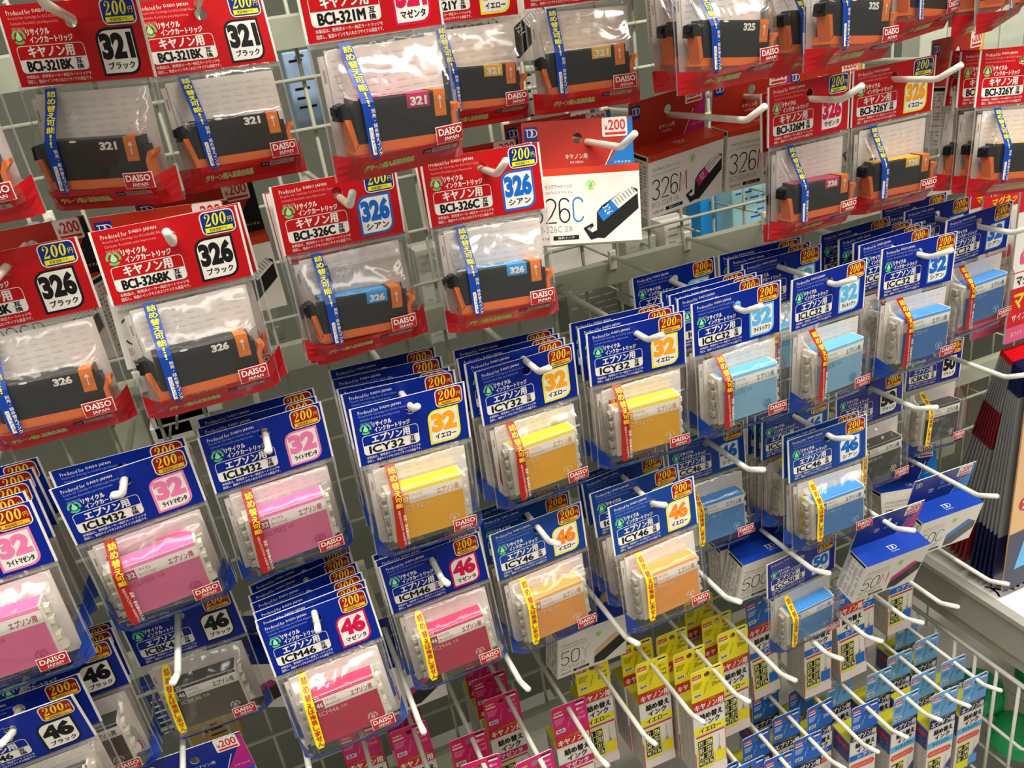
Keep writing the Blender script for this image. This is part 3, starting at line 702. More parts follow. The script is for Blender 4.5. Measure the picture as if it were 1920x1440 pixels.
def build_box(var, loc, rot, label, group):
    if var not in CART:
        k = 'c' if var[0] == '3' else 'e'; num = var[:3] if k == 'c' else '50'; let = var[len(num):]
        h = HUE[let]
        if var == '50Y': h = mat('carton_peach_print', 'e0b890', .45)
        CART[var] = carton_mesh(k, num, let, h)
    e = empty('boxed_ink_cartridge', loc, label=label, category='ink box', group=group); e.rotation_euler = rot
    for n, me, subs in CART[var]:
        b = obj(n, me, e)
        for sn, sm in subs: obj(sn, sm, b)
    return e
# ================================================================ refill ink cartons
def refill_mesh(v):
    e = .00008; w_ = .017; y = .0003; hole = ell(0, -.007, .0031, .0031, 12)
    a = Art(); out = rr(-w_, -.036, w_, 0, 0, (0, 0, .003, .003), 4)
    a.flat(out, v['tab'], y, [hole]); a.flat(out[::-1], v['back'], -y, [hole])
    n = len(out); a.raw([(x, -y, z) for x, z in out] + [(x, y, z) for x, z in out], [(i, i + n, (i + 1) % n + n, (i + 1) % n) for i in range(n)], BOXW)
    a.rrect(-.0155, -.0090, -.0060, -.0045, .0003, PRICE_R, y + e); a.text('DAISO', -.0147, -.0080, -.0068, -.0055, WHITE, y + 2 * e, bold=.03, res=1)
    a.flat([(-.0155, -.0112), (-.0060, -.0112), (-.0060, -.0098), (-.0155, -.0098)], WHITE, y + e)
    a.flat([(.0060, -.0035), (.0145, -.0035), (.0145, -.0020), (.0060, -.0020)], INK, y + e); a.flat([(.0065, -.0060), (.0145, -.0060), (.0145, -.0040), (.0065, -.0040)], WHITE, y + e)
    a.text('8', .0065, -.0125, .0088, -.0090, v['acc'], y + e, bold=.03); a.text('回分', .0092, -.0122, .0135, -.0097, v['acc'], y + e, res=1)
    a.text('内容量', .0080, -.0175, .0140, -.0150, v['tt'], y + e, res=1); a.text('25ml', .0045, -.0235, .0140, -.0190, v['tt'], y + e, bold=.01)
    a.flat([(-.0150, -.0310), (-.0060, -.0310), (-.0060, -.0265), (-.0150, -.0265)], WHITE, y + e); a.text('染料', -.0142, -.0304, -.0068, -.0271, INK, y + 2 * e, bold=.02)
    for k in range(4): a.flat([(-.0150, -.0150 - .0018 * k), (-.0050 - .001 * k, -.0150 - .0018 * k), (-.0050 - .001 * k, -.0144 - .0018 * k), (-.0150, -.0144 - .0018 * k)], v['tt'], y + e)
    a.vtext('たっぷり使える', .0, -.0160, -.0290, .0018, v['tt'], y + e, 0, 1, -.0006)
    tab = a.mesh('hang_tab')
    a = Art(); a.box(-w_, -.0, -.135, w_, .028, -.050, v['side'], front=BOXW, top=v['back'])
    sl = []
    a.raw([(-w_, 0, -.050), (w_, 0, -.050), (w_, 0, -.036), (-w_, 0, -.036)], [(0, 1, 2, 3)], BOXW)
    f = y + e
    a.flat([(-w_, -.0485), (w_, -.0485), (w_, -.036), (-w_, -.036)], v['band'], f)
    a.text('インク大容量25ml!', -.0075, -.0388, .0120, -.0366, BAR_Y, f + e, res=1)
    a.text(v['maker'], -.0150, -.0475, .0155, -.0398, WHITE, f + e, bold=.045, res=2)
    a.text('インクジェットプリンター用', -.0155, -.0515, .0150, -.0494, v['ttint'], f, res=1)
    a.text('詰め替え', -.0105, -.0603, .0148, -.0526, INK, f, bold=.055); a.text('インク', -.0085, -.0680, .0115, -.0612, INK, f, bold=.055)
    a.flat([(-w_, -.0775), (w_, -.0775), (w_, -.0695), (-w_, -.0695)], v['cband'], f)
    a.text(v['jp'], -.0110 if len(v['jp']) > 3 else -.0075, -.0765, .0120, -.0705, v['cink'], f + e, bold=.035)
    if v['k'] == 'c':
        a.flat([(-.0150, -.0815), (.0160, -.0815), (.0160, -.0795), (-.0150, -.0795)], PRICE_R, f)
        a.flat([(-w_, -.135), (w_, -.135), (w_, -.1235), (-w_, -.1235)], mat('blush_carton_print', 'f4e2dc', .5), f)
        a.stroke([(-w_ + .0004, -.135), (-w_ + .0004, -.100)], .0009, PRICE_R, f + e); a.stroke([(w_ - .0004, -.1235), (w_ - .0004, -.082)], .0005, PRICE_R, f + e)
        rows = [('371', '326'), ('351', '321'), ('341', '311')]; last = ('91', '71', '7e')
    else:
        a.flat([(-.0165, -.0870), (-.0140, -.0830), (.0130, -.0830), (.0160, -.0870), (.0130, -.0910), (-.0140, -.0910)], mat('arrow_red_print', 'ea5a3c', .45), f)
        a.text('詰め替えるたびにおトク', -.0130, -.0885, .0125, -.0855, BOXW, f + e, res=1)
        a.flat([(.004, -.135), (w_, -.135), (w_, -.104), (.011, -.112)], mat('dusk_violet_print', '4a4684', .5), f)
        rows = [('80', '70'), ('50', '46'), ('32', '37')]; last = None
    x0, x1, z0, z1 = -.0145, .0030, -.1225, -.0840
    if v['k'] != 'c': z1 = -.0950; z0 = -.1330
    a.rrect(x0, z0, x1, z1, .0010, YEL, f + e); rh = (z1 - z0 - .004) / 4
    for r, (l1, l2) in enumerate(rows):
        zz = z1 - .0018 - rh * r
        for c, (t, q0, q1) in enumerate([(l1, x0 + .0008, (x0 + x1) / 2 + .0008), (l2, (x0 + x1) / 2 + .0014, x1 - .0008)]):
            a.flat([(q0, zz - rh + .0009), (q1, zz - rh + .0009), (q1, zz), (q0, zz)], INK, f + 2 * e)
            a.text(t, q0 + .0006, zz - rh + .0019, q0 + (.0055 if c == 0 else q1 - q0 - .0006), zz - .0012, WHITE, f + 3 * e, bold=.04)
    if last:
        zz = z1 - .0018 - rh * 3; cw = (x1 - x0 - .0024) / 3
        for c, t in enumerate(last):
            q0 = x0 + .0008 + c * (cw + .0004); a.flat([(q0, zz - rh + .0009), (q0 + cw, zz - rh + .0009), (q0 + cw, zz), (q0, zz)], INK, f + 2 * e)
            a.text(t, q0 + .0007, zz - rh + .0019, q0 + cw - .0007, zz - .0012, WHITE, f + 3 * e, bold=.04)
    # bottle picture: bellows bottle with a needle
    bz = -.121 if v['k'] == 'c' else -.133
    a.stroke([(.0095, bz + .016), (.0095, bz + .036)], .0004, BOXG, f + 2 * e)
    a.flat([(.0090, bz + .020), (.0100, bz + .020), (.0112, bz + .0155), (.0078, bz + .0155)], BOXG, f + 2 * e)
    pts = []
    for k in range(11): pts.append((.0150 + (.0006 if k % 2 else -.0004), bz + .0010 + .0014 * k))
    pl = [(.0190 - x, z) for x, z in pts][::-1]
    a.flat([(x, z) for x, z in pts] + pl, v['bot'], f + 3 * e)
    for k in range(5): a.stroke([(.0042, bz + .0025 + .0028 * k), (.0148, bz + .0030 + .0028 * k)], .0003, v['bot2'], f + 4 * e)
    for c in range(3):
        for r in range(12):
            y0 = .003 + .008 * c; z_ = -.060 - .0055 * r; ln = random.uniform(.003, .0065)
            a.raw([(-w_ - .0001, y0, z_), (-w_ - .0001, y0 + ln, z_), (-w_ - .0001, y0 + ln, z_ - .0016), (-w_ - .0001, y0, z_ - .0016)], [(0, 1, 2, 3)], BOXG)
    if v['k'] != 'c':
        a.raw([(-w_ - .0001, .001, -.052), (-w_ - .0001, .026, -.052), (-w_ - .0001, .026, -.080), (-w_ - .0001, .001, -.080)], [(0, 1, 2, 3)], mat('dusky_blue_side_print', '44508c', .5))
        a.raw([(-w_ - .0002, .004, -.058), (-w_ - .0002, .022, -.058), (-w_ - .0002, .022, -.063), (-w_ - .0002, .004, -.063)], [(0, 1, 2, 3)], PRICE_R)
    return tab, a.mesh('carton_body')
SIDE = mat('grey_side_carton', 'c4bdb6', .5); NAVY = mat('midnight_band_print', '1a2356', .4)
RV = {'Y': dict(k='c', tab=mat('lemon_tab_print', 'f8e81c', .4), back=mat('olive_back_card', 'c2bc2c', .5), maker='キヤノン用', band=mat('scarlet_band_print', 'cc2a22', .4), jp='イエロー', cband=YEL, cink=INK, acc=PRICE_R, tt=INK, ttint=SMALLB, bot=YEL, bot2=ORY, side=SIDE),
      'M': dict(k='c', tab=mat('fuchsia_tab_print', 'd81c70', .4), back=mat('olive_back_card', 'c2bc2c'), maker='キヤノン用', band=MATS['scarlet_band_print'], jp='マゼンタ', cband=mat('fuchsia_band_print', 'd0186c', .4), cink=WHITE, acc=WHITE, tt=mat('pale_pink_print', 'f4a8c8', .4), ttint=SMALLR, bot=MAG, bot2=LM, side=SIDE),
      'C': dict(k='c', tab=mat('cobalt_tab_print', '1668c4', .4), back=MATS['olive_back_card'], maker='キヤノン用', band=MATS['scarlet_band_print'], jp='シアン', cband=CYAN, cink=WHITE, acc=WHITE, tt=WHITE, ttint=SMALLB, bot=CYAN, bot2=LC, side=SIDE),
      'EC': dict(k='e', tab=mat('cerulean_tab_print', '1a66cc', .4), back=MATS['olive_back_card'], maker='エプソン用', band=NAVY, jp='シアン', cband=CYAN, cink=WHITE, acc=PRICE_R, tt=WHITE, ttint=SMALLB, bot=CYAN, bot2=LC, side=SIDE),
      'LC': dict(k='e', tab=mat('sky_tab_print', '6aa8e0', .4), back=MATS['olive_back_card'], maker='エプソン用', band=NAVY, jp='ライトシアン', cband=LC, cink=NAVY, acc=PRICE_R, tt=NAVY, ttint=SMALLB, bot=LC, bot2=CYAN, side=SIDE)}
REF = {}
def build_ref(var, loc, rot, label, group):
    if var not in REF: REF[var] = refill_mesh(RV[var])
    e = empty('refill_ink_box', loc, label=label, category='refill box', group=group); e.rotation_euler = rot
    obj('hang_tab', REF[var][0], e); obj('carton_body', REF[var][1], e)
    return e
# ================================================================ placed goods: kind, variant, row, hook, (x, y, z, rx, ry, rz)
INST = [
('pack', '321BK', 1, -1, (-0.0438, 0.5109, 0.0447, 0.009, 0.0713, -0.3704)),
('pack', '321BK', 1, -2, (-0.1183, 0.4699, 0.0531, -0.0008, -0.0019, -0.0017)),
('pack', '321BK', 1, 0, (0.0204, 0.5372, 0.0406, -0.1368, 0.024, 0.1788)),
('pack', '321M', 1, 1, (0.0963, 0.4251, 0.0451, 0.0565, 0.0022, 0.2033)),
('pack', '321Y', 1, 2, (0.1831, 0.5451, 0.0466, 0.0043, 0.0292, 0.0012)),
('pack', '321Y', 1, 3, (0.2535, 0.5229, 0.0463, -0.0306, 0.0319, -0.1958)),
('pack', '325', 1, 4, (0.3233, 0.4995, 0.0507, -0.005, -0.0127, 0.0111)),
('pack', '325', 1, 4, (0.3169, 0.4611, 0.0505, -0.0003, -0.0012, 0.1113)),
('pack', '325', 1, 5, (0.405, 0.489, 0.0472, -0.0096, -0.0218, 0.0215)),
('pack', '325', 1, 5, (0.4018, 0.4488, 0.0505, -0.0006, 0.0176, 0.1472)),
('pack', '325', 1, 6, (0.4861, 0.4806, 0.0567, 0.0064, -0.0371, 0.2581)),
('pack', '325', 1, 7, (0.5515, 0.4998, 0.05, 0.0008, 0.0325, 0.6202)),
('pack', '325', 1, 7, (0.5472, 0.47, 0.0548, 0.0018, -0.1123, 0.3996)),
('pack', '326BK', 2, -1, (-0.1119, 0.4861, -0.0683, -0.0287, 0.0113, -0.0028)),
('pack', '326BK', 2, 0, (-0.0281, 0.4664, -0.066, -0.0021, 0.0324, 0.1105)),
('pack', '326BK', 2, 0, (-0.0258, 0.4775, -0.0675, -0.0037, 0.002, 0.0683)),
('pack', '326C', 2, 1, (0.0661, 0.4808, -0.064, 0.0319, 0.0368, 0.0817)),
('pack', '326C', 2, 1, (0.0661, 0.483, -0.0675, 0.0033, -0.0111, 0.0935)),
('pack', '326C', 2, 1, (0.065, 0.4875, -0.0675, 0.001, 0.0131, 0.0859)),
('pack', '326C', 2, 1, (0.0641, 0.492, -0.0675, 0.0027, -0.002, 0.0815)),
('pack', '326C', 2, 1, (0.0625, 0.4965, -0.0675, 0.0106, 0.0012, 0.0908)),
('pack', '326C', 2, 2, (0.1531, 0.4714, -0.0653, -0.0875, 0.0442, -0.0489)),
('pack', '326C', 2, 2, (0.1519, 0.48, -0.0675, -0.0011, -0.0088, -0.0415)),
('pack', '326M', 2, 5, (0.401, 0.48, -0.0636, 0.0249, 0.0062, 0.0725)),
('pack', '326M', 2, 5, (0.4015, 0.4885, -0.0675, 0.016, -0.0046, 0.0667)),
('pack', '326Y', 2, 6, (0.4844, 0.489, -0.0654, 0.0254, 0.0025, -0.0317)),
('pack', '326Y', 2, 6, (0.4873, 0.5, -0.0675, 0.0024, -0.0116, 0.0071)),
('pack', '326Y', 2, 7.5, (0.5816, 0.4646, -0.0695, -0.054, 0.0845, -0.1422)),
('pack', '326Y', 2, 7.5, (0.5865, 0.4874, -0.0704, -0.0631, 0.0713, -0.0999)),
('pack', '326Y', 2, 7.5, (0.5849, 0.4991, -0.0706, 0.0063, 0.1081, 0.0293)),
('pack', 'ICLM32', 3, -2, (-0.1769, 0.4615, -0.1991, -0.0473, 0.0001, 0.0059)),
('pack', 'ICLM32', 3, -2, (-0.1804, 0.47, -0.1965, -0.0083, -0.004, 0.0024)),
('pack', 'ICLM32', 3, -2, (-0.18, 0.486, -0.1965, -0.007, 0.0118, 0.0174)),
('pack', 'ICLM32', 3, -2, (-0.1803, 0.502, -0.1965, -0.0064, -0.0192, -0.0461)),
('pack', 'ICLM32', 3, -2, (-0.1802, 0.518, -0.1965, 0.0049, -0.009, -0.0468)),
('pack', 'ICLM32', 3, -1, (-0.0934, 0.4688, -0.1975, 0.0696, -0.0142, 0.0717)),
('pack', 'ICLM32', 3, -1, (-0.0934, 0.479, -0.1935, 0.0135, 0.0183, -0.0154)),
('pack', 'ICLM32', 3, -1, (-0.0947, 0.489, -0.2005, -0.0011, 0.0081, 0.0104)),
('pack', 'ICLM32', 3, -1, (-0.0939, 0.493, -0.2045, 0.0202, -0.0039, 0.0038)),
('pack', 'ICLM32', 3, -1, (-0.0939, 0.497, -0.2085, 0.0281, 0.0027, -0.0044)),
('pack', 'ICLM32', 3, 0, (-0.0115, 0.4733, -0.1944, 0.0473, 0.0202, 0.0848)),
('pack', 'ICLM32', 3, 0, (-0.0126, 0.4912, -0.1965, 0, 0.0001, 0.0001)),
('pack', 'ICLM32', 3, 0, (-0.0122, 0.5058, -0.1964, 0, -0.0002, 0.0009)),
('pack', 'ICY32', 3, 1, (0.0768, 0.4572, -0.1991, 0.0089, 0.0546, 0.0313)),
('pack', 'ICY32', 3, 1, (0.0762, 0.4787, -0.1976, 0, 0.0219, -0.0924)),
('pack', 'ICY32', 3, 1, (0.0751, 0.4867, -0.1973, 0, 0.0284, -0.1285)),
('pack', 'ICY32', 3, 1, (0.0746, 0.5019, -0.1951, 0, 0.0168, -0.0918)),
('pack', 'ICY32', 3, 1, (0.076, 0.5236, -0.1959, 0, 0.0159, -0.0761)),
('pack', 'ICY32', 3, 2, (0.1628, 0.4749, -0.2037, -0.0026, 0.0138, 0.0653)),
('pack', 'ICY32', 3, 2, (0.1582, 0.4791, -0.1988, 0, 0.0302, 0.0461)),
('pack', 'ICY32', 3, 2, (0.1564, 0.4868, -0.1974, 0, 0.0144, -0.0331)),
('pack', 'ICY32', 3, 2, (0.1585, 0.5017, -0.1976, 0, 0.0274, -0.0407)),
('pack', 'ICY32', 3, 3, (0.2438, 0.4667, -0.1978, 0.0225, 0.0164, -0.0679)),
('pack', 'ICY32', 3, 3, (0.2425, 0.4777, -0.1965, 0, 0.012, -0.0401)),
('pack', 'ICY32', 3, 3, (0.2427, 0.4922, -0.1977, 0, 0.0364, -0.0268)),
('pack', 'ICLC32', 3, 4, (0.3214, 0.4598, -0.1938, 0.0159, 0.0024, -0.0103)),
('pack', 'ICLC32', 3, 4, (0.3252, 0.4857, -0.1971, 0, -0.0045, 0.0165)),
('pack', 'ICLC32', 3, 4, (0.3249, 0.4939, -0.1965, 0, -0.0097, -0.0399)),
('pack', 'ICLC32', 3, 4, (0.3244, 0.5062, -0.1971, 0, -0.0092, -0.015)),
('pack', 'ICLC32', 3, 4, (0.3247, 0.5488, -0.1954, 0, -0.0233, -0.06)),
('pack', 'ICLC32', 3, 5, (0.4006, 0.4571, -0.1952, 0.0251, 0.0256, 0.0969)),
('pack', 'ICLC32', 3, 5, (0.4043, 0.5158, -0.1966, 0, -0.0058, -0.0334)),
('pack', 'ICLC32', 3, 5, (0.4038, 0.531, -0.1962, 0, -0.0015, -0.1221)),
('pack', 'ICLC32', 3, 5, (0.4039, 0.5436, -0.195, 0, -0.018, -0.1421)),
('pack', 'ICC32', 3, 6, (0.4895, 0.4613, -0.1946, 0.0216, 0.0313, 0.0014)),
('pack', 'ICC32', 3, 6, (0.4924, 0.4888, -0.1964, 0, 0.0074, 0.027)),
('pack', 'ICC32', 3, 6, (0.4929, 0.4969, -0.1956, 0, -0.0059, 0.0566)),
('pack', 'ICC32', 3, 6, (0.4928, 0.5105, -0.1952, 0, -0.0099, -0.0123)),
('pack', 'ICC32', 3, 6, (0.4926, 0.5328, -0.1957, 0, -0.0023, 0.0195)),
('pack', 'ICC32', 3, 7, (0.5738, 0.4823, -0.1927, 0.0472, -0.0135, 0.0342)),
('pack', 'ICC32', 3, 7, (0.5749, 0.5252, -0.1928, 0, 0.0107, -0.002)),
('pack', 'ICC32', 3, 7, (0.5745, 0.5505, -0.1931, 0, 0.0098, -0.0034)),
('pack', 'ICBK46', 4, -2, (-0.1963, 0.4496, -0.3226, 0.1565, -0.0048, 0.0071)),
('pack', 'ICBK46', 4, -2, (-0.1945, 0.4679, -0.3224, 0, -0.009, -0.0015)),
('pack', 'ICBK46', 4, -2, (-0.1796, 0.5, -0.3255, 0.0122, -0.0076, -0.0123)),
('pack', 'ICBK46', 4, -2, (-0.179, 0.51, -0.3255, -0.0142, 0.0014, 0.0143)),
('pack', 'ICBK46', 4, -2, (-0.1803, 0.52, -0.3255, 0.0188, -0.0067, -0.0318)),
('pack', 'ICBK46', 4, -1, (-0.1023, 0.5159, -0.3278, -0.0031, -0.027, -0.0689)),
('pack', 'ICM46', 4, 0, (-0.0146, 0.4647, -0.3304, -0.1432, -0.0423, -0.036)),
('pack', 'ICM46', 4, 0, (-0.0142, 0.4674, -0.3271, 0, -0.0046, 0.0465)),
('pack', 'ICM46', 4, 0, (-0.0146, 0.4758, -0.3263, 0, -0.0053, 0.0493)),
('pack', 'ICM46', 4, 0, (-0.0156, 0.488, -0.3261, 0, -0.0088, 0.0821)),
('pack', 'ICM46', 4, 0, (-0.017, 0.504, -0.3285, 0, -0.0048, 0.1552)),
('pack', 'ICM46', 4, 0, (-0.0159, 0.5145, -0.3275, 0, -0.0108, 0.1644)),
('pack', 'ICM46', 4, 1, (0.0717, 0.4769, -0.3261, -0.0731, -0.0237, -0.0119)),
('pack', 'ICM46', 4, 1, (0.0703, 0.479, -0.3223, 0, -0.0126, -0.0225)),
('pack', 'ICM46', 4, 1, (0.0702, 0.4907, -0.3254, 0, -0.0016, -0.0092)),
('pack', 'ICY46', 4, 2, (0.1518, 0.4725, -0.328, -0.0274, 0.0007, 0.0407)),
('pack', 'ICY46', 4, 2, (0.1504, 0.4916, -0.3272, 0, 0.0048, 0.0001)),
('pack', 'ICY46', 4, 2, (0.1479, 0.5058, -0.3278, 0, 0.0066, 0.001)),
('pack', 'ICY46', 4, 3, (0.2365, 0.4517, -0.3248, -0.1009, 0.0261, 0.0622)),
('pack', 'ICY46', 4, 3, (0.2348, 0.4745, -0.3248, 0, -0.038, -0.0514)),
('pack', 'ICY46', 4, 3, (0.2369, 0.4967, -0.3255, 0, -0.0351, 0.043)),
('pack', 'ICY46', 4, 3, (0.2378, 0.509, -0.3275, 0, 0.0062, 0.0815)),
('pack', 'ICC46', 4, 4, (0.3206, 0.5086, -0.3275, -0.083, 0.0253, -0.0034)),
('pack', 'ICC46', 4, 5, (0.4025, 0.4594, -0.3285, 0.0027, -0.0327, -0.0616)),
('pack', 'ICC46', 4, 5, (0.4017, 0.466, -0.3273, 0, 0.0016, -0.0186)),
('pack', 'ICC46', 4, 5, (0.4052, 0.5005, -0.3267, 0, 0.0367, 0.0825)),
('pack', 'ICC46', 4, 5, (0.4039, 0.5082, -0.3273, 0, 0.0343, 0.0854)),
('pack', 'ICC46', 4, 5, (0.4022, 0.5169, -0.3281, 0, 0.0315, 0.0879)),
('pack', 'ICBK50', 4, 6, (0.4866, 0.5034, -0.3287, -0.0168, -0.0078, -0.0005)),
('pack', 'ICBK50', 4, 7, (0.584, 0.5244, -0.3271, -0.0454, 0.1053, 0.0757)),
('pack', 'ICC50', 5, 5, (0.3896, 0.4742, -0.4518, 0.0804, -0.058, 0.005)),
('box', '326BK', 2, -1, (-0.1083, 0.5475, -0.0658, 0, -0.0383, -0.3784)),
('box', '326BK', 2, 0, (-0.0305, 0.4962, -0.0643, 0, 0.0701, 0.0371)),
('box', '326BK', 2, 0, (-0.012, 0.56, -0.065, -0.0029, -0.0037, -0.0073)),
('box', '326BK', 2, 2, (0.1741, 0.5567, -0.0727, 0, 0.0094, -0.0875)),
('box', '326C', 2, 3, (0.2328, 0.5037, -0.0624, -0.313, 0.0791, -0.3758)),
('box', '326C', 2, 3, (0.2426, 0.545, -0.065, -0.0123, 0.0013, 0.0113)),
('box', '326C', 2, 3, (0.2423, 0.57, -0.065, -0.0023, 0.0146, -0.0094)),
('box', '326M', 2, 4, (0.3262, 0.5432, -0.0611, 0.1724, -0.0545, 0.1473)),
('box', '326M', 2, 5, (0.4081, 0.5537, -0.0601, 0.14, 0.0004, 0.0155)),
('box', '326Y', 2, 7.0, (0.5839, 0.5247, -0.0588, 0, 0.0078, 0.205)),
('box', '326Y', 2, 6.0, (0.4915, 0.57, -0.065, -0.0018, 0.0056, 0.0021)),
('box', '321BK', 1, 2.6, (0.2086, 0.58, 0.058, -0.0004, 0.0096, -0.0198)),
('box', '321BK', 1, 3.6, (0.3435, 0.535, 0.058, 0.0124, -0.0112, 0.0483)),
('box', '50M', 5, -1, (-0.1256, 0.5006, -0.437, 0, -0.0619, -0.1274)),
('box', '50M', 5, 0, (-0.0779, 0.6157, -0.4219, -0.0111, 0.0779, -0.4025)),
('box', '50M', 5, 1, (0.0313, 0.5509, -0.4259, 0.0002, 0.0018, -0.0029)),
('box', '50Y', 5, 3, (0.2096, 0.5479, -0.4605, 0.072, 0.1045, 0.0835)),
('box', '50Y', 5, 3, (0.2002, 0.585, -0.426, 0.0029, 0.0243, -0.0128)),
('box', '50C', 5, 5, (0.3781, 0.5063, -0.4239, 0.1834, 0.07, 0.0465)),
('box', '50C', 5, 5, (0.3732, 0.54, -0.426, 0.0097, -0.0099, -0.0101)),
('box', '50M', 5, 6, (0.469, 0.4528, -0.4295, 0.2629, 0.0724, 0.0275)),
('box', '50C', 5, 7, (0.5606, 0.482, -0.4363, 0.228, 0.0346, -0.0187)),
('box', '50C', 5, 7, (0.5652, 0.5398, -0.4403, -0.2295, 0.0445, -0.2338)),
('ref', 'Y', 6, 3, (0.2942, 0.4858, -0.552, 0, 0.0047, -0.0203)),
('ref', 'Y', 6, 3, (0.2929, 0.513, -0.552, 0, 0.0025, -0.0148)),
('ref', 'Y', 6, 3, (0.2922, 0.542, -0.5523, 0, 0.004, -0.0173)),
('ref', 'Y', 6, 2, (0.2563, 0.5184, -0.5507, 0, 0.0073, -0.0181)),
('ref', 'Y', 6, 2, (0.255, 0.5452, -0.5509, 0, 0.0057, -0.0054)),
('ref', 'Y', 6, 1, (0.206, 0.5432, -0.55, 0, 0.0028, -0.0481)),
('ref', 'Y', 6, 4, (0.3429, 0.5154, -0.5521, 0, 0.0038, -0.0007)),
('ref', 'Y', 6, 4, (0.3414, 0.5395, -0.552, 0, -0.0001, 0.0038)),
('ref', 'Y', 6, 4, (0.3411, 0.5706, -0.5519, 0, -0.0034, 0.0226)),
('ref', 'M', 6, 0, (0.1662, 0.5091, -0.5503, 0, 0.0044, -0.0292)),
('ref', 'M', 6, -1, (0.1171, 0.4713, -0.5503, 0, -0.0025, 0.0203)),
('ref', 'M', 6, -2, (0.076, 0.49, -0.5499, 0, 0.0079, -0.0815)),
('ref', 'M', 6, -2, (0.0747, 0.5202, -0.5508, 0, 0.0053, -0.0409)),
('ref', 'M', 6, -1, (0.1157, 0.549, -0.5512, 0, 0.0045, -0.0226)),
('ref', 'M', 6, -1, (0.1148, 0.5779, -0.5514, 0, 0.0042, -0.0141)),
('ref', 'M', 6, -1, (0.115, 0.6075, -0.5515, 0, 0.0026, 0.0036)),
('ref', 'M', 6, -3, (0.0295, 0.5556, -0.5507, 0, 0.0039, -0.0321)),
('ref', 'M', 6, -3, (0.0291, 0.5834, -0.5514, 0, 0.0029, -0.0188)),
('ref', 'M', 6, -4, (-0.0133, 0.5766, -0.5514, 0, 0.006, -0.0695)),
('ref', 'C', 6, 6, (0.4434, 0.5145, -0.5495, 0.0003, -0.0025, -0.0195)),
('ref', 'C', 6, 7, (0.4854, 0.5217, -0.5521, -0.0324, -0.0573, -0.0338)),
('ref', 'C', 6, 7, (0.5143, 0.5345, -0.5414, 0.0006, -0.0411, 0.0002)),
('ref', 'C', 6, 9, (0.5802, 0.5428, -0.5493, 0.0008, 0.0015, -0.025)),
('ref', 'C', 6, 5, (0.3932, 0.5414, -0.5526, -0.0016, -0.0522, -0.0015)),
('ref', 'LC', 7, 5, (0.6029, 0.4603, -0.6913, 0, 0.0134, -0.0124)),
('ref', 'LC', 7, 5, (0.6034, 0.4885, -0.6909, 0, 0.0117, -0.0287)),
('ref', 'LC', 7, 5, (0.6042, 0.5255, -0.6904, 0, 0.0095, -0.0226)),
('ref', 'LC', 7, 5, (0.6046, 0.554, -0.6897, 0, 0.0001, -0.0004)),
('ref', 'LC', 7, 4, (0.5615, 0.4604, -0.6908, 0, 0.0118, -0.041)),
('ref', 'LC', 7, 4, (0.5617, 0.4889, -0.6906, 0, 0.0093, -0.0196)),
('ref', 'LC', 7, 4, (0.5619, 0.5219, -0.6904, 0, 0.0082, -0.028)),
('ref', 'LC', 7, 3, (0.525, 0.4754, -0.691, 0, 0.0121, 0.0086)),
('ref', 'LC', 7, 3, (0.5246, 0.5125, -0.6907, 0, 0.0103, -0.0232)),
('ref', 'LC', 7, 2, (0.4803, 0.5235, -0.6905, 0, -0.0002, -0.0002)),
('ref', 'EC', 7, 2, (0.4806, 0.4858, -0.6912, 0, 0.012, -0.0418)),
('ref', 'EC', 7, 1, (0.442, 0.5087, -0.6915, 0, 0.0016, 0.0405)),
('ref', 'EC', 7, 1, (0.4397, 0.535, -0.6917, 0, -0.0007, -0.0003)),
('ref', 'EC', 7, 0, (0.4041, 0.482, -0.6915, 0, 0.013, -0.036)),
('ref', 'EC', 7, 0, (0.4035, 0.514, -0.6909, 0, 0.0046, -0.0288)),
('ref', 'EC', 7, 0, (0.402, 0.5469, -0.6909, 0, -0.0004, -0.0003)),
('ref', 'EC', 7, -1, (0.3642, 0.4763, -0.6916, 0, 0.0128, -0.0335)),
('ref', 'EC', 7, -1, (0.3617, 0.5088, -0.6923, 0, 0.0106, 0.0198)),
('ref', 'EC', 7, -2, (0.3343, 0.4811, -0.6883, 0, 0.0007, 0.0001)),
('ref', 'EC', 7, -3, (0.3071, 0.4864, -0.686, 0, 0.0017, 0))]
ROWN = {1: 'top row', 2: 'second row', 3: 'third row', 4: 'fourth row', 5: 'fifth row', 6: 'sixth row', 7: 'bottom row'}
ORD = ['front', 'second', 'third', 'fourth', 'fifth', 'sixth', 'seventh', 'eighth']
COLN = {'321BK': 'black 321', '321M': 'magenta 321', '321Y': 'yellow 321', '325': 'plain black large 325', '326BK': 'black 326', '326C': 'cyan 326', '326M': 'magenta 326', '326Y': 'yellow 326',
        'ICLM32': 'pink 32', 'ICY32': 'yellow 32', 'ICLC32': 'pale blue 32', 'ICC32': 'blue 32', 'ICBK46': 'black 46', 'ICM46': 'magenta 46', 'ICY46': 'orange 46', 'ICC46': 'blue 46', 'ICBK50': 'charcoal 50', 'ICC50': 'small low blue 50',
        '50M': 'magenta 50', '50Y': 'yellow 50', '50C': 'cyan 50', 'Y': 'yellow', 'M': 'magenta', 'C': 'dark blue', 'EC': 'bright blue', 'LC': 'sky blue'}
NTH = ['first', 'second', 'third', 'fourth', 'fifth', 'sixth', 'seventh']
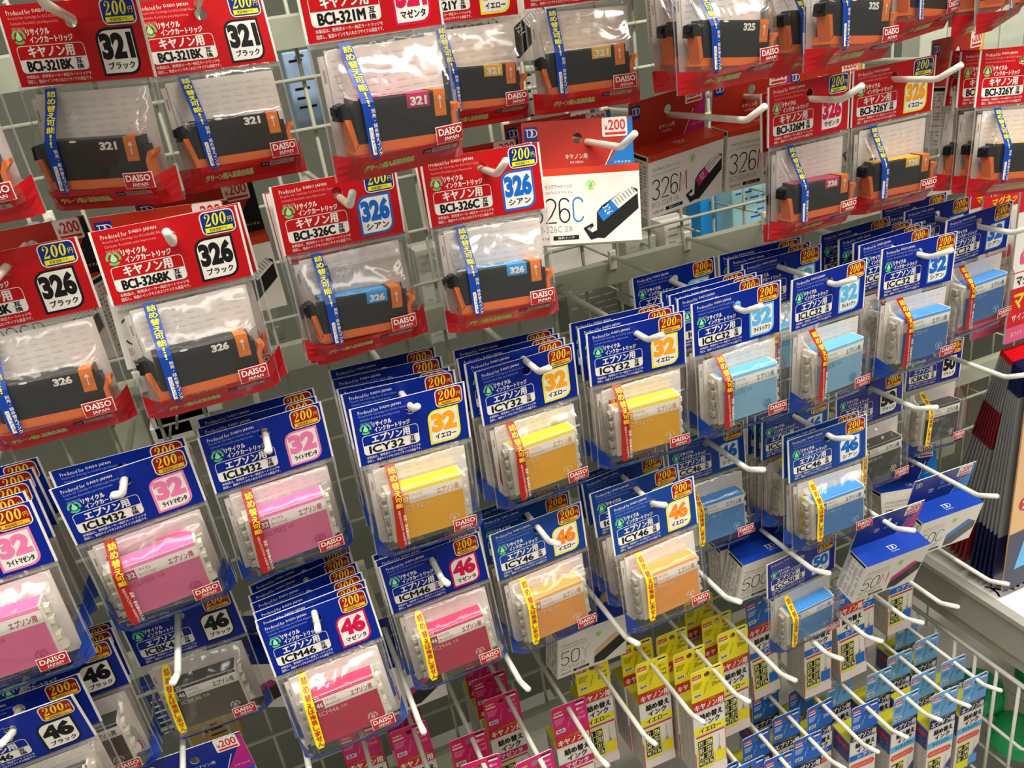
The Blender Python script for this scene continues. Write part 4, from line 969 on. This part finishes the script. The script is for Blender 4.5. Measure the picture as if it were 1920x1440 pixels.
for i, (x, y) in enumerate([(-.125, .44), (-.045, .435), (.025, .445), (.19, .44), (.262, .445)]):  # unseen bags and hooks above the frame, added to shade the top row
    build_pack('bagged_ink_cartridge', '321BK', (x, y, ZC + .178), (0, 0, 0), 'unseen black 321 ink bag added above to shade the top row, %s from left' % ['first', 'second', 'third', 'fourth', 'fifth'][i], 'unseen bags added to shade the top row')
    hook(x, .168, .415, 'unseen cream wire hook added for a shading bag, %s from left' % ['first', 'second', 'third', 'fourth', 'fifth'][i])
byhook = {}
for it in INST: byhook.setdefault((it[0], it[1], it[2], it[3]), []).append(it)
cols = {}
for (k, var, row, c) in byhook: cols.setdefault((k, var, row), set()).add(c)
HOOKS = {}
for (k, var, row, c), l in byhook.items():
    l.sort(key=lambda t: t[4][1]); cs = sorted(cols[(k, var, row)]); n = NTH[cs.index(c)]
    for i, it in enumerate(l):
        x, y, z, rx, ry, rz = it[4]; loc = (x, y, ZC + z); rot = (rx, ry, rz)
        place = ('front one' if i == 0 else ORD[i] + ' from front')
        hk = n + ' such hook from left' if len(cs) > 1 else 'the only such hook'
        sy = 1.0 if i == 0 else max(.3, min(1.0, (y - l[i - 1][4][1]) / .0180))
        if k == 'pack':
            build_pack('bagged_ink_cartridge', var, loc, rot, '%s ink bag, %s, %s, %s' % (COLN[var], place, hk, ROWN[row]), 'bagged %s cartridges' % COLN[var], sy=sy)
        elif k == 'box':
            build_box(var, loc, rot, '%s carton, %s, %s, %s' % (COLN[var], place, hk, ROWN[row]), 'boxed %s cartridges' % COLN[var])
        else:
            build_ref(var, loc, rot, '%s-tab refill box, %s, %s' % (COLN[var], place, hk), '%s refill boxes' % COLN[var])
        HOOKS.setdefault((row, c), []).append((x, k))
# ================================================================ the hooks themselves
RZ = {1: .036, 2: -.077, 3: -.206, 4: -.335, 5: -.438, 6: -.557, 7: -.697}
X3 = [-.18, -.094, -.012, .077, .157, .242, .326, .405, .492, .572]
X5 = [-.215, -.13, -.047, .032, .11, .199, .289, .374, .461, .553]
X6 = {0: .166, 1: .21, 2: .256, 3: .301, 4: .349, 5: .399, 6: .443, 7: .49, 8: .532, 9: .578, 10: .594, -1: .122, -2: .078, -3: .034, -4: -.01}
X7 = {0: .406, 1: .446, 2: .482, 3: .525, 4: .562, 5: .604, -1: .366, -2: .326, -3: .306, -4: .286}
def hl(row, i): return 'cream wire hook with upturned tip, %s from the left in the %s' % (['first', 'second', 'third', 'fourth', 'fifth', 'sixth', 'seventh', 'eighth', 'ninth', 'tenth', 'eleventh', 'twelfth', 'thirteenth', 'fourteenth'][i], ROWN[row])
r1 = sorted({c: sum(q[0] for q in v_ if q[1] == 'pack') / max(1, len([q for q in v_ if q[1] == 'pack'])) for (r_, c), v_ in HOOKS.items() if r_ == 1 and any(q[1] == 'pack' for q in v_)}.items())
for i, (c, x) in enumerate(r1): hook(x, RZ[1], .415, hl(1, i))
FRONT = {(r_, c_): byhook[k_][0][4][0] for k_ in byhook for r_, c_ in [(k_[2], k_[3])] if k_[0] == 'pack'}
def hx(row, i, x):
    f = FRONT.get((row, i - 2)); return f if f is not None and abs(f - x) < .02 else x
for i, x in enumerate([-.112, -.027] + [.067, .1545, .236, .327, .402, .485, .584]): hook(x, RZ[2], .45, hl(2, i), disc=i in (0, 1))
for i, x in enumerate(X3): hook(hx(3, i, x), RZ[3], .45, hl(3, i), disc=i in (1, 2, 3, 4, 5))
for i, x in enumerate(X3): hook(hx(4, i, x), RZ[4], .45, hl(4, i))
for i, x in enumerate(X5): hook(x, RZ[5] - (.008 if i == 7 else 0), .44, hl(5, i))
for i, k in enumerate(sorted(X6)[:14]): 
    if k != 9: hook(X6[k], RZ[6], .45, hl(6, i))
hook(.594, RZ[6], .45, 'cream wire hook hanging empty in front of the white shelf end')
for i, k in enumerate(sorted(X7)): hook(X7[k], RZ[7], .45, hl(7, i))
# ================================================================ goods seen through the grid (backs of the next aisle)
def backbox(x0, z0, x1, z1, y, m, label, cat, name, text=True, d=.03, tm=None, rz=0):
    a = Art(); w_, h = (x1 - x0) / 2, (z1 - z0) / 2; a.box(-w_, 0, -h, w_, d, h, m, bv=.001)
    b = Art()
    if text:
        nr = int(h * 2 / .007)
        for r in range(nr):
            z = h - .006 - .007 * r; xx = -w_ + .004
            while xx < w_ - .006:
                ln = random.uniform(.004, .016); ln = min(ln, w_ - .003 - xx)
                if random.random() < .55: b.flat([(xx, z - .0018), (xx + ln, z - .0018), (xx + ln, z), (xx, z)], tm or BOXG, .0002)
                xx += ln + .003
    e = empty(name, ((x0 + x1) / 2, y, ZC + (z0 + z1) / 2), label=label, category=cat); e.rotation_euler = (0, 0, rz)
    obj('pack_body', a.mesh('pack_body'), e)
    if text: obj('back_print', b.mesh('back_print'), e)
    a = Art(); a.tube([(0, .001, h * .86), (0, YW + .0125 - y, h * .86)], .0012, WIRE, 6); obj('hanging_wire', a.mesh('hanging_wire', True), e)
    return e
PBL = mat('pale_blue_pouch', 'a8c4e4', .3, coat=.3); SKY = mat('bright_blue_card', '2a9ae8', .4); AQ = mat('aqua_card', 'a8dce4', .35)
GW = mat('grey_white_card', 'b8b6ac', .5); GD = mat('dim_green_grey_card', '74776a', .5); BRN = mat('brown_red_card', '7a3a2c', .5); OCH = mat('ochre_card', 'b89a5c', .5)
PALE = mat('pale_sage_board', 'dfe3cf', .5); DKB = mat('dark_blue_card', '1c3478', .5)
backbox(-0.102, -0.273, -0.045, -0.242, 0.71, GW, 'flat pale carton end, upper of three above the pink 32 bags', 'carton', 'flat_carton', text=False, tm=None)
backbox(-0.105, -0.285, -0.057, -0.258, 0.71, GW, 'flat pale carton end, middle of three above the pink 32 bags', 'carton', 'flat_carton', text=False, tm=None)
backbox(-0.108, -0.295, -0.074, -0.273, 0.71, BOXW, 'flat pale carton end, lowest of three above the pink 32 bags', 'carton', 'flat_carton', text=False, tm=None)
backbox(-0.138, -0.305, -0.113, -0.240, 0.73, RAIL, 'sage board seen left of the three flat carton ends', 'board', 'backing_board', text=False, tm=None)
backbox(0.309, -0.314, 0.385, -0.252, 0.74, GD, 'grey printed carton back below the rail right of the cyan 326 bag', 'carton', 'printed_carton', text=True, tm=BOXG)
backbox(0.064, -0.402, 0.089, -0.368, 0.7, BOXW, 'white carton corner between the pink and yellow 32 bags', 'carton', 'white_carton', text=False, tm=None)
backbox(-0.106, 0.047, -0.081, 0.062, 0.72, BOXW, 'white carton edge in the upper left corner', 'carton', 'white_carton', text=False, tm=None)
backbox(0.822, -0.484, 0.878, -0.430, 0.75, RAIL, 'sage board seen through the grid right of the blue 32 bags', 'board', 'backing_board', text=False, tm=None)
backbox(0.807, -0.662, 0.898, -0.580, 0.76, RAIL, 'sage board seen through the grid above the cyan 50 carton', 'board', 'backing_board', text=False, tm=None)
backbox(0.832, -0.123, 1.067, -0.027, 0.8, PALE, 'pale sage shelf board far behind at the upper right corner', 'shelf', 'shelf_board', text=False, tm=None)
backbox(0.822, -0.084, 0.889, -0.027, 0.85, PALE, 'pale board end behind the black 325 bags', 'shelf', 'shelf_board', text=False, tm=None)
backbox(0.078, -0.052, 0.099, 0.006, 0.7, PBL, 'pale blue pouch seen through the grid left of the magenta 321 bag', 'pouch', 'pale_blue_pouch', text=True, tm=INK)
backbox(0.367, -0.283, 0.403, -0.214, 0.71, GW, 'grey-white carton back with printing, left of two under the magenta carton', 'carton', 'printed_carton', text=True, tm=BOXG)
backbox(0.407, -0.281, 0.439, -0.202, 0.7, BOXW, 'pale carton back with barcode print under the magenta carton', 'carton', 'printed_carton', text=True, tm=BOXG)
backbox(0.482, -0.263, 0.506, -0.200, 0.75, SKY, 'bright blue card seen through the grid under the magenta carton', 'card', 'blue_card', text=False, tm=None)
backbox(0.502, -0.248, 0.546, -0.189, 0.72, AQ, 'aqua pouch seen through the grid beside the magenta 326 bag', 'pouch', 'aqua_pouch', text=True, tm=CYAN)
backbox(-0.001, -0.233, 0.024, -0.157, 0.74, GD, 'dim grey carton back between the black and cyan 326 bags', 'carton', 'printed_carton', text=True, tm=BOXG)
backbox(0.153, -0.266, 0.178, -0.173, 0.71, GW, 'cream carton back between the two cyan 326 bags', 'carton', 'printed_carton', text=True, tm=BOXG)
backbox(0.299, -0.265, 0.381, -0.216, 0.76, BOXW, 'bright white carton edge seen just above the grey rail', 'carton', 'printed_carton', text=False, tm=None)
backbox(-0.196, -0.520, -0.171, -0.414, 0.74, BRN, 'brown-red carton behind the black 46 bag', 'carton', 'brown_carton', text=True, tm=BOXG)
backbox(-0.073, -0.472, -0.048, -0.388, 0.74, BRN, 'brown-red carton seen left of the stacked magenta 46 bags', 'carton', 'brown_carton', text=False, tm=None)
backbox(-0.200, -0.601, -0.175, -0.536, 0.72, DKB, 'dark blue carton below the black 46 bag', 'carton', 'blue_carton', text=True, tm=WHITE)
backbox(-0.110, -0.354, -0.066, -0.304, 0.74, GW, 'grey-white carton backs seen above the pink 32 bags', 'carton', 'printed_carton', text=True, tm=BOXG)
backbox(0.774, -0.518, 0.819, -0.459, 0.74, GD, 'dim carton seen through the grid right of the black 50 bag', 'carton', 'printed_carton', text=True, tm=INK)
backbox(0.851, -0.591, 0.882, -0.528, 0.73, BRN, 'small red-brown packet seen through the grid beside the sleeves', 'packet', 'packet', text=False, tm=None)
backbox(0.232, -0.804, 0.257, -0.639, 0.76, GD, 'dim grey carton back beside the yellow 50 carton', 'carton', 'printed_carton', text=False, tm=None)
backbox(-0.180, -0.658, -0.130, -0.585, 0.74, OCH, 'ochre label packet seen below the black 46 bag', 'packet', 'ochre_packet', text=True, tm=INK)
backbox(-0.019, -0.708, 0.008, -0.605, 0.76, GW, 'grey-white carton back left of the magenta refill boxes', 'carton', 'printed_carton', text=True, tm=BOXG)
backbox(0.275, -0.098, 0.300, -0.036, 0.72, GW, 'narrow grey-white carton back right of the yellow 321 bag', 'carton', 'printed_carton', text=True, tm=INK)

# ================================================================ right end: shelf, wire basket, hanging packs
SHW = mat('white_shelf_steel', 'e4e2da', .4); SHG = mat('grey_ticket_rail', 'b2aea4', .3, coat=.4)
XE = .655
s = empty('shelf_board', (XE, .0, ZC - .64), label='white steel shelf with grey ticket rail at the right end', category='shelf')
a = Art(); a.box(.004, .22, -.020, .70, .645, 0, SHW, bv=.002); obj('shelf_top', a.mesh('shelf_top'), s)
a = Art(); a.box(-.004, .20, -.045, .004, .645, .004, SHG, bv=.001); a.box(-.010, .20, .0, -.004, .645, .006, SHG, bv=.001); obj('ticket_rail', a.mesh('ticket_rail'), s)
a = Art(); a.prism([(.0, -.045), (.09, -.055), (.09, -.066), (.0, -.062)], .22, .64, SHG); obj('lower_lip', a.mesh('lower_lip'), s)
a = Art()
tp = Art(lambda x, z, d: (x, z, .0015)); tp.flat([(.006, .24), (.30, .24), (.30, .53), (.006, .53)], mat('bright_notice_paper', 'fbf8f2', .6), 0)
tq = Art(lambda x, z, d: (x, z, .0019))
for k, c in enumerate('入荷済'): tq.text(c, .010 + .019 * k, .494, .026 + .019 * k, .514, INK, 0, bold=.02, rot=.2)
tp.raw(tq.v, tq.f, INK)
n_ = tp.mesh('notice_sheet'); o = tagged('notice_sheet', n_, (XE, 0, ZC - .64), label='white notice sheet with black writing lying on the shelf', category='notice')
# basket
b = empty('wire_basket', (XE + .005, 0, ZC - .725), label='cream wire basket hung below the white shelf', category='basket')
def wire(pts, r=.0022, name='basket_wire'):
    a = Art(); a.tube(pts, r, HOOK, 8); return obj(name, a.mesh(name, True), b)
wire([(0, .60, .0), (0, .44, .0), (.006, .425, -.002), (.02, .415, -.004), (.45, .415, -.004)], .0028, 'rim_wire')
wire([(0, .60, -.085), (0, .44, -.085), (.02, .42, -.085), (.45, .42, -.085)], .002, 'belt_wire')
wire([(0, .60, -.17), (0, .44, -.17), (.02, .42, -.17), (.45, .42, -.17)], .002, 'belt_wire')
for k in range(7): wire([(0, .59 - .0275 * k, .002), (0, .59 - .0275 * k, -.19)], .0019)
for k in range(9): wire([(.03 + .045 * k, .415, .0), (.03 + .045 * k, .42, -.19)], .0019)
for k in range(8): wire([(.0 + .05 * k, .60, -.19), (.0 + .05 * k, .42, -.19)], .0019, 'floor_wire')
GB = mat('green_glossy_pouch', '2fb46c', .25, coat=.5, bump=.8, bscale=30)
for k, (x, y, z) in enumerate([(.075, .50, -.165), (.085, .56, -.15), (.15, .47, -.16), (.16, .53, -.145), (.24, .49, -.15)]):
    a = Art(); n = 12; q = 7; vs = []
    for i in range(q + 1):
        t = i / q; r = .026 * (1 - abs(2 * t - 1) ** 4) + .001
        for j in range(n):
            an = 2 * pi * j / n; vs.append((-.038 + .076 * t, r * 1.1 * cos(an) + .002 * sin(7 * t + an * 2), r * .75 * sin(an)))
    a.raw(vs, [(i * n + j, i * n + (j + 1) % n, (i + 1) * n + (j + 1) % n, (i + 1) * n + j) for i in range(q) for j in range(n)] + [tuple(range(n - 1, -1, -1)), tuple(q * n + j for j in range(n))], GB)
    o = tagged('green_pouch', a.mesh('green_pouch', True), (XE + .005 + x, y, ZC - .725 + z), label='shiny green plump pouch lying in the wire basket, %s' % ['at the wire side', 'against the back wires', 'front one of the middle', 'rear one of the middle', 'furthest inside'][k], category='pouch', group='green pouches in the basket')
    o.rotation_euler = (0, 0, .5 + .4 * k)
# magnet sheet packs
MG = mat('signal_red_card', 'd8202c', .35, coat=.3); PK = mat('pink_card', 'e8608c', .35, coat=.3)
def magnet(loc, label):
    e = empty('magnet_sheet_pack', loc, label=label, category='magnet pack', group='magnet sheet packs')
    a = Art(); a.box(0, 0, -.150, .10, .002, .0, WHITE); obj('backing_card', a.mesh('backing_card'), e)
    a = Art(); d = .0002
    a.flat([(0, -.150), (.10, -.150), (.10, -.134), (0, -.134)], PK, d); a.flat([(0, -.134), (.10, -.134), (.10, -.095), (0, -.095)], MG, d)
    a.flat([(0, -.022), (.10, -.022), (.10, 0), (0, 0)], MG, d); a.stroke([(0, -.0795), (.10, -.0795)], .0009, MG, d)
    a.text('MAGNET PAPER', .008, -.009, .06, -.003, WHITE, 2 * d, bold=.01); a.text('マグネット', .010, -.019, .05, -.011, YEL, 2 * d, bold=.03)
    a.text('マグネット', .006, -.0925, .045, -.0825, INK, 2 * d, bold=.03); a.text('マット', .005, -.117, .045, -.099, GOLD, 2 * d, bold=.05)
    a.text('サイズ 100×145mm', .005, -.1285, .060, -.121, WHITE, 2 * d, bold=.01); a.text('ホワイト つや消しタイプ', .006, -.145, .05, -.139, WHITE, 2 * d, res=1)
    a.rrect(.008, -.072, .040, -.060, .003, PK, 2 * d); a.rrect(.011, -.066, .036, -.055, .002, WHITE, 3 * d); a.rrect(.014, -.0695, .032, -.0655, .0005, MG, 4 * d); a.flat([(.014, -.062), (.033, -.062), (.031, -.050), (.016, -.050)], SMALLR, 4 * d)
    a.flat([(.022, -.048), (.038, -.048), (.034, -.020), (.026, -.020)], SMALLB, 2 * d)
    obj('printed_front', a.mesh('printed_front'), e)
    return e
magnet((.660, .515, ZC - .196), 'red and white magnet sheet pack, front one at the right edge')
magnet((.652, .545, ZC - .199), 'magnet sheet pack just behind the front one'); magnet((.650, .56, ZC - .198), 'magnet sheet pack furthest behind at the right edge')
# sleeve packs seen on edge
SLV = film('grey_sleeve_film', tint=(.75, .75, .74), haze=.30, gloss=.10, bump=.2); SLR = mat('dark_red_sleeve_print', '7c2028', .3, coat=.4); SLN = mat('ink_blue_sleeve_print', '161c48', .3, coat=.4); SLT = mat('scarlet_sleeve_top', 'd4121c', .3, coat=.4)
def sleeve(kind):
    a = Art(); H = .26; w_ = .12; vs = []
    def seg(z0, z1, m, th=.0016, tl=0):
        V_ = []
        for z in (z0, z1): V_ += [(0, 0, z), (w_, 0, z), (w_, th, z), (0, th, z)]
        a.raw(V_, [(0, 1, 5, 4), (1, 2, 6, 5), (2, 3, 7, 6), (3, 0, 4, 7), (0, 3, 2, 1), (4, 5, 6, 7)], m)
    if kind == 'r':
        seg(-.006, 0, SLT, .0018); seg(-.060, -.006, SLV); seg(-.105, -.060, SLR); seg(-.205, -.105, SLV); seg(-H, -.205, SLR, .0022)
    else:
        seg(-.03, 0, SLN, .0018); seg(-.195, -.03, SLV, .0018); seg(-H, -.195, SLN, .0022)
    return a.mesh('sleeve_film')
sm = {'r': sleeve('r'), 'n': sleeve('n')}
for k in range(14):
    kd = 'n' if k < 6 else 'r'
    e = empty('sleeve_pack', (.661 + .0003 * k, .494 + .0020 * k, ZC - .366 + .0008 * k), label='clear sleeve pack with %s ends seen on edge, %s behind the tan card pack' % ('dark blue' if kd == 'n' else 'dark red', (NTH + ['eighth', 'ninth', 'tenth', 'eleventh', 'twelfth', 'thirteenth', 'fourteenth', 'fifteenth', 'sixteenth'])[k]), category='sleeve pack', group='clear sleeve packs on the right')
    e.rotation_euler = (radians(-.85 * k - 1.0 - (0 if kd == 'n' else 1.0)) * -1, 0, 0)
    obj('sleeve_film', sm[kd], e)
    a_ = None
TAN = mat('tan_card', 'e0b07c', .4, coat=.2)
e = empty('tan_card_pack', (.662, .487, ZC - .362), label='tan and navy card pack with light blue header at the right edge', category='card pack')
a = Art(); a.box(0, 0, -.262, .12, .0016, 0, TAN); obj('backing_card', a.mesh('backing_card'), e)
a = Art(); d = .0002
a.flat([(0, -.040), (.12, -.040), (.12, 0), (0, 0)], SKY, d); a.flat([(0, -.262), (.12, -.262), (.12, -.185), (0, -.190)], SLN, d)
a.text('NEW', .010, -.030, .035, -.018, YEL, 2 * d, bold=.04); a.text('CLEAR', .010, -.038, .035, -.032, WHITE, 2 * d, res=1); a.rrect(.009, -.016, .035, -.010, .0005, MG, 2 * d)
a.flat([(.016, -.128), (.024, -.118), (.060, -.118), (.060, -.150), (.024, -.150), (.016, -.140)], YEL, 2 * d)
a.text('整理', .024, -.138, .050, -.126, BRAND, 3 * d, bold=.02)
a.flat(ell(.016, -.156, .008, .008, 16), BRAND, 2 * d); a.text('2', .012, -.161, .020, -.151, WHITE, 3 * d, bold=.03)
a.flat([(.012, -.238), (.060, -.236), (.060, -.198), (.024, -.195)], LC, 2 * d); a.flat([(.026, -.205), (.060, -.203), (.060, -.193), (.028, -.193)], BRAND, 3 * d)
a.flat(ell(.040, -.085, .018, .014, 18), BLACKP, 2 * d); a.flat(ell(.042, -.080, .014, .010, 18), BOXW, 3 * d)
obj('printed_front', a.mesh('printed_front'), e)
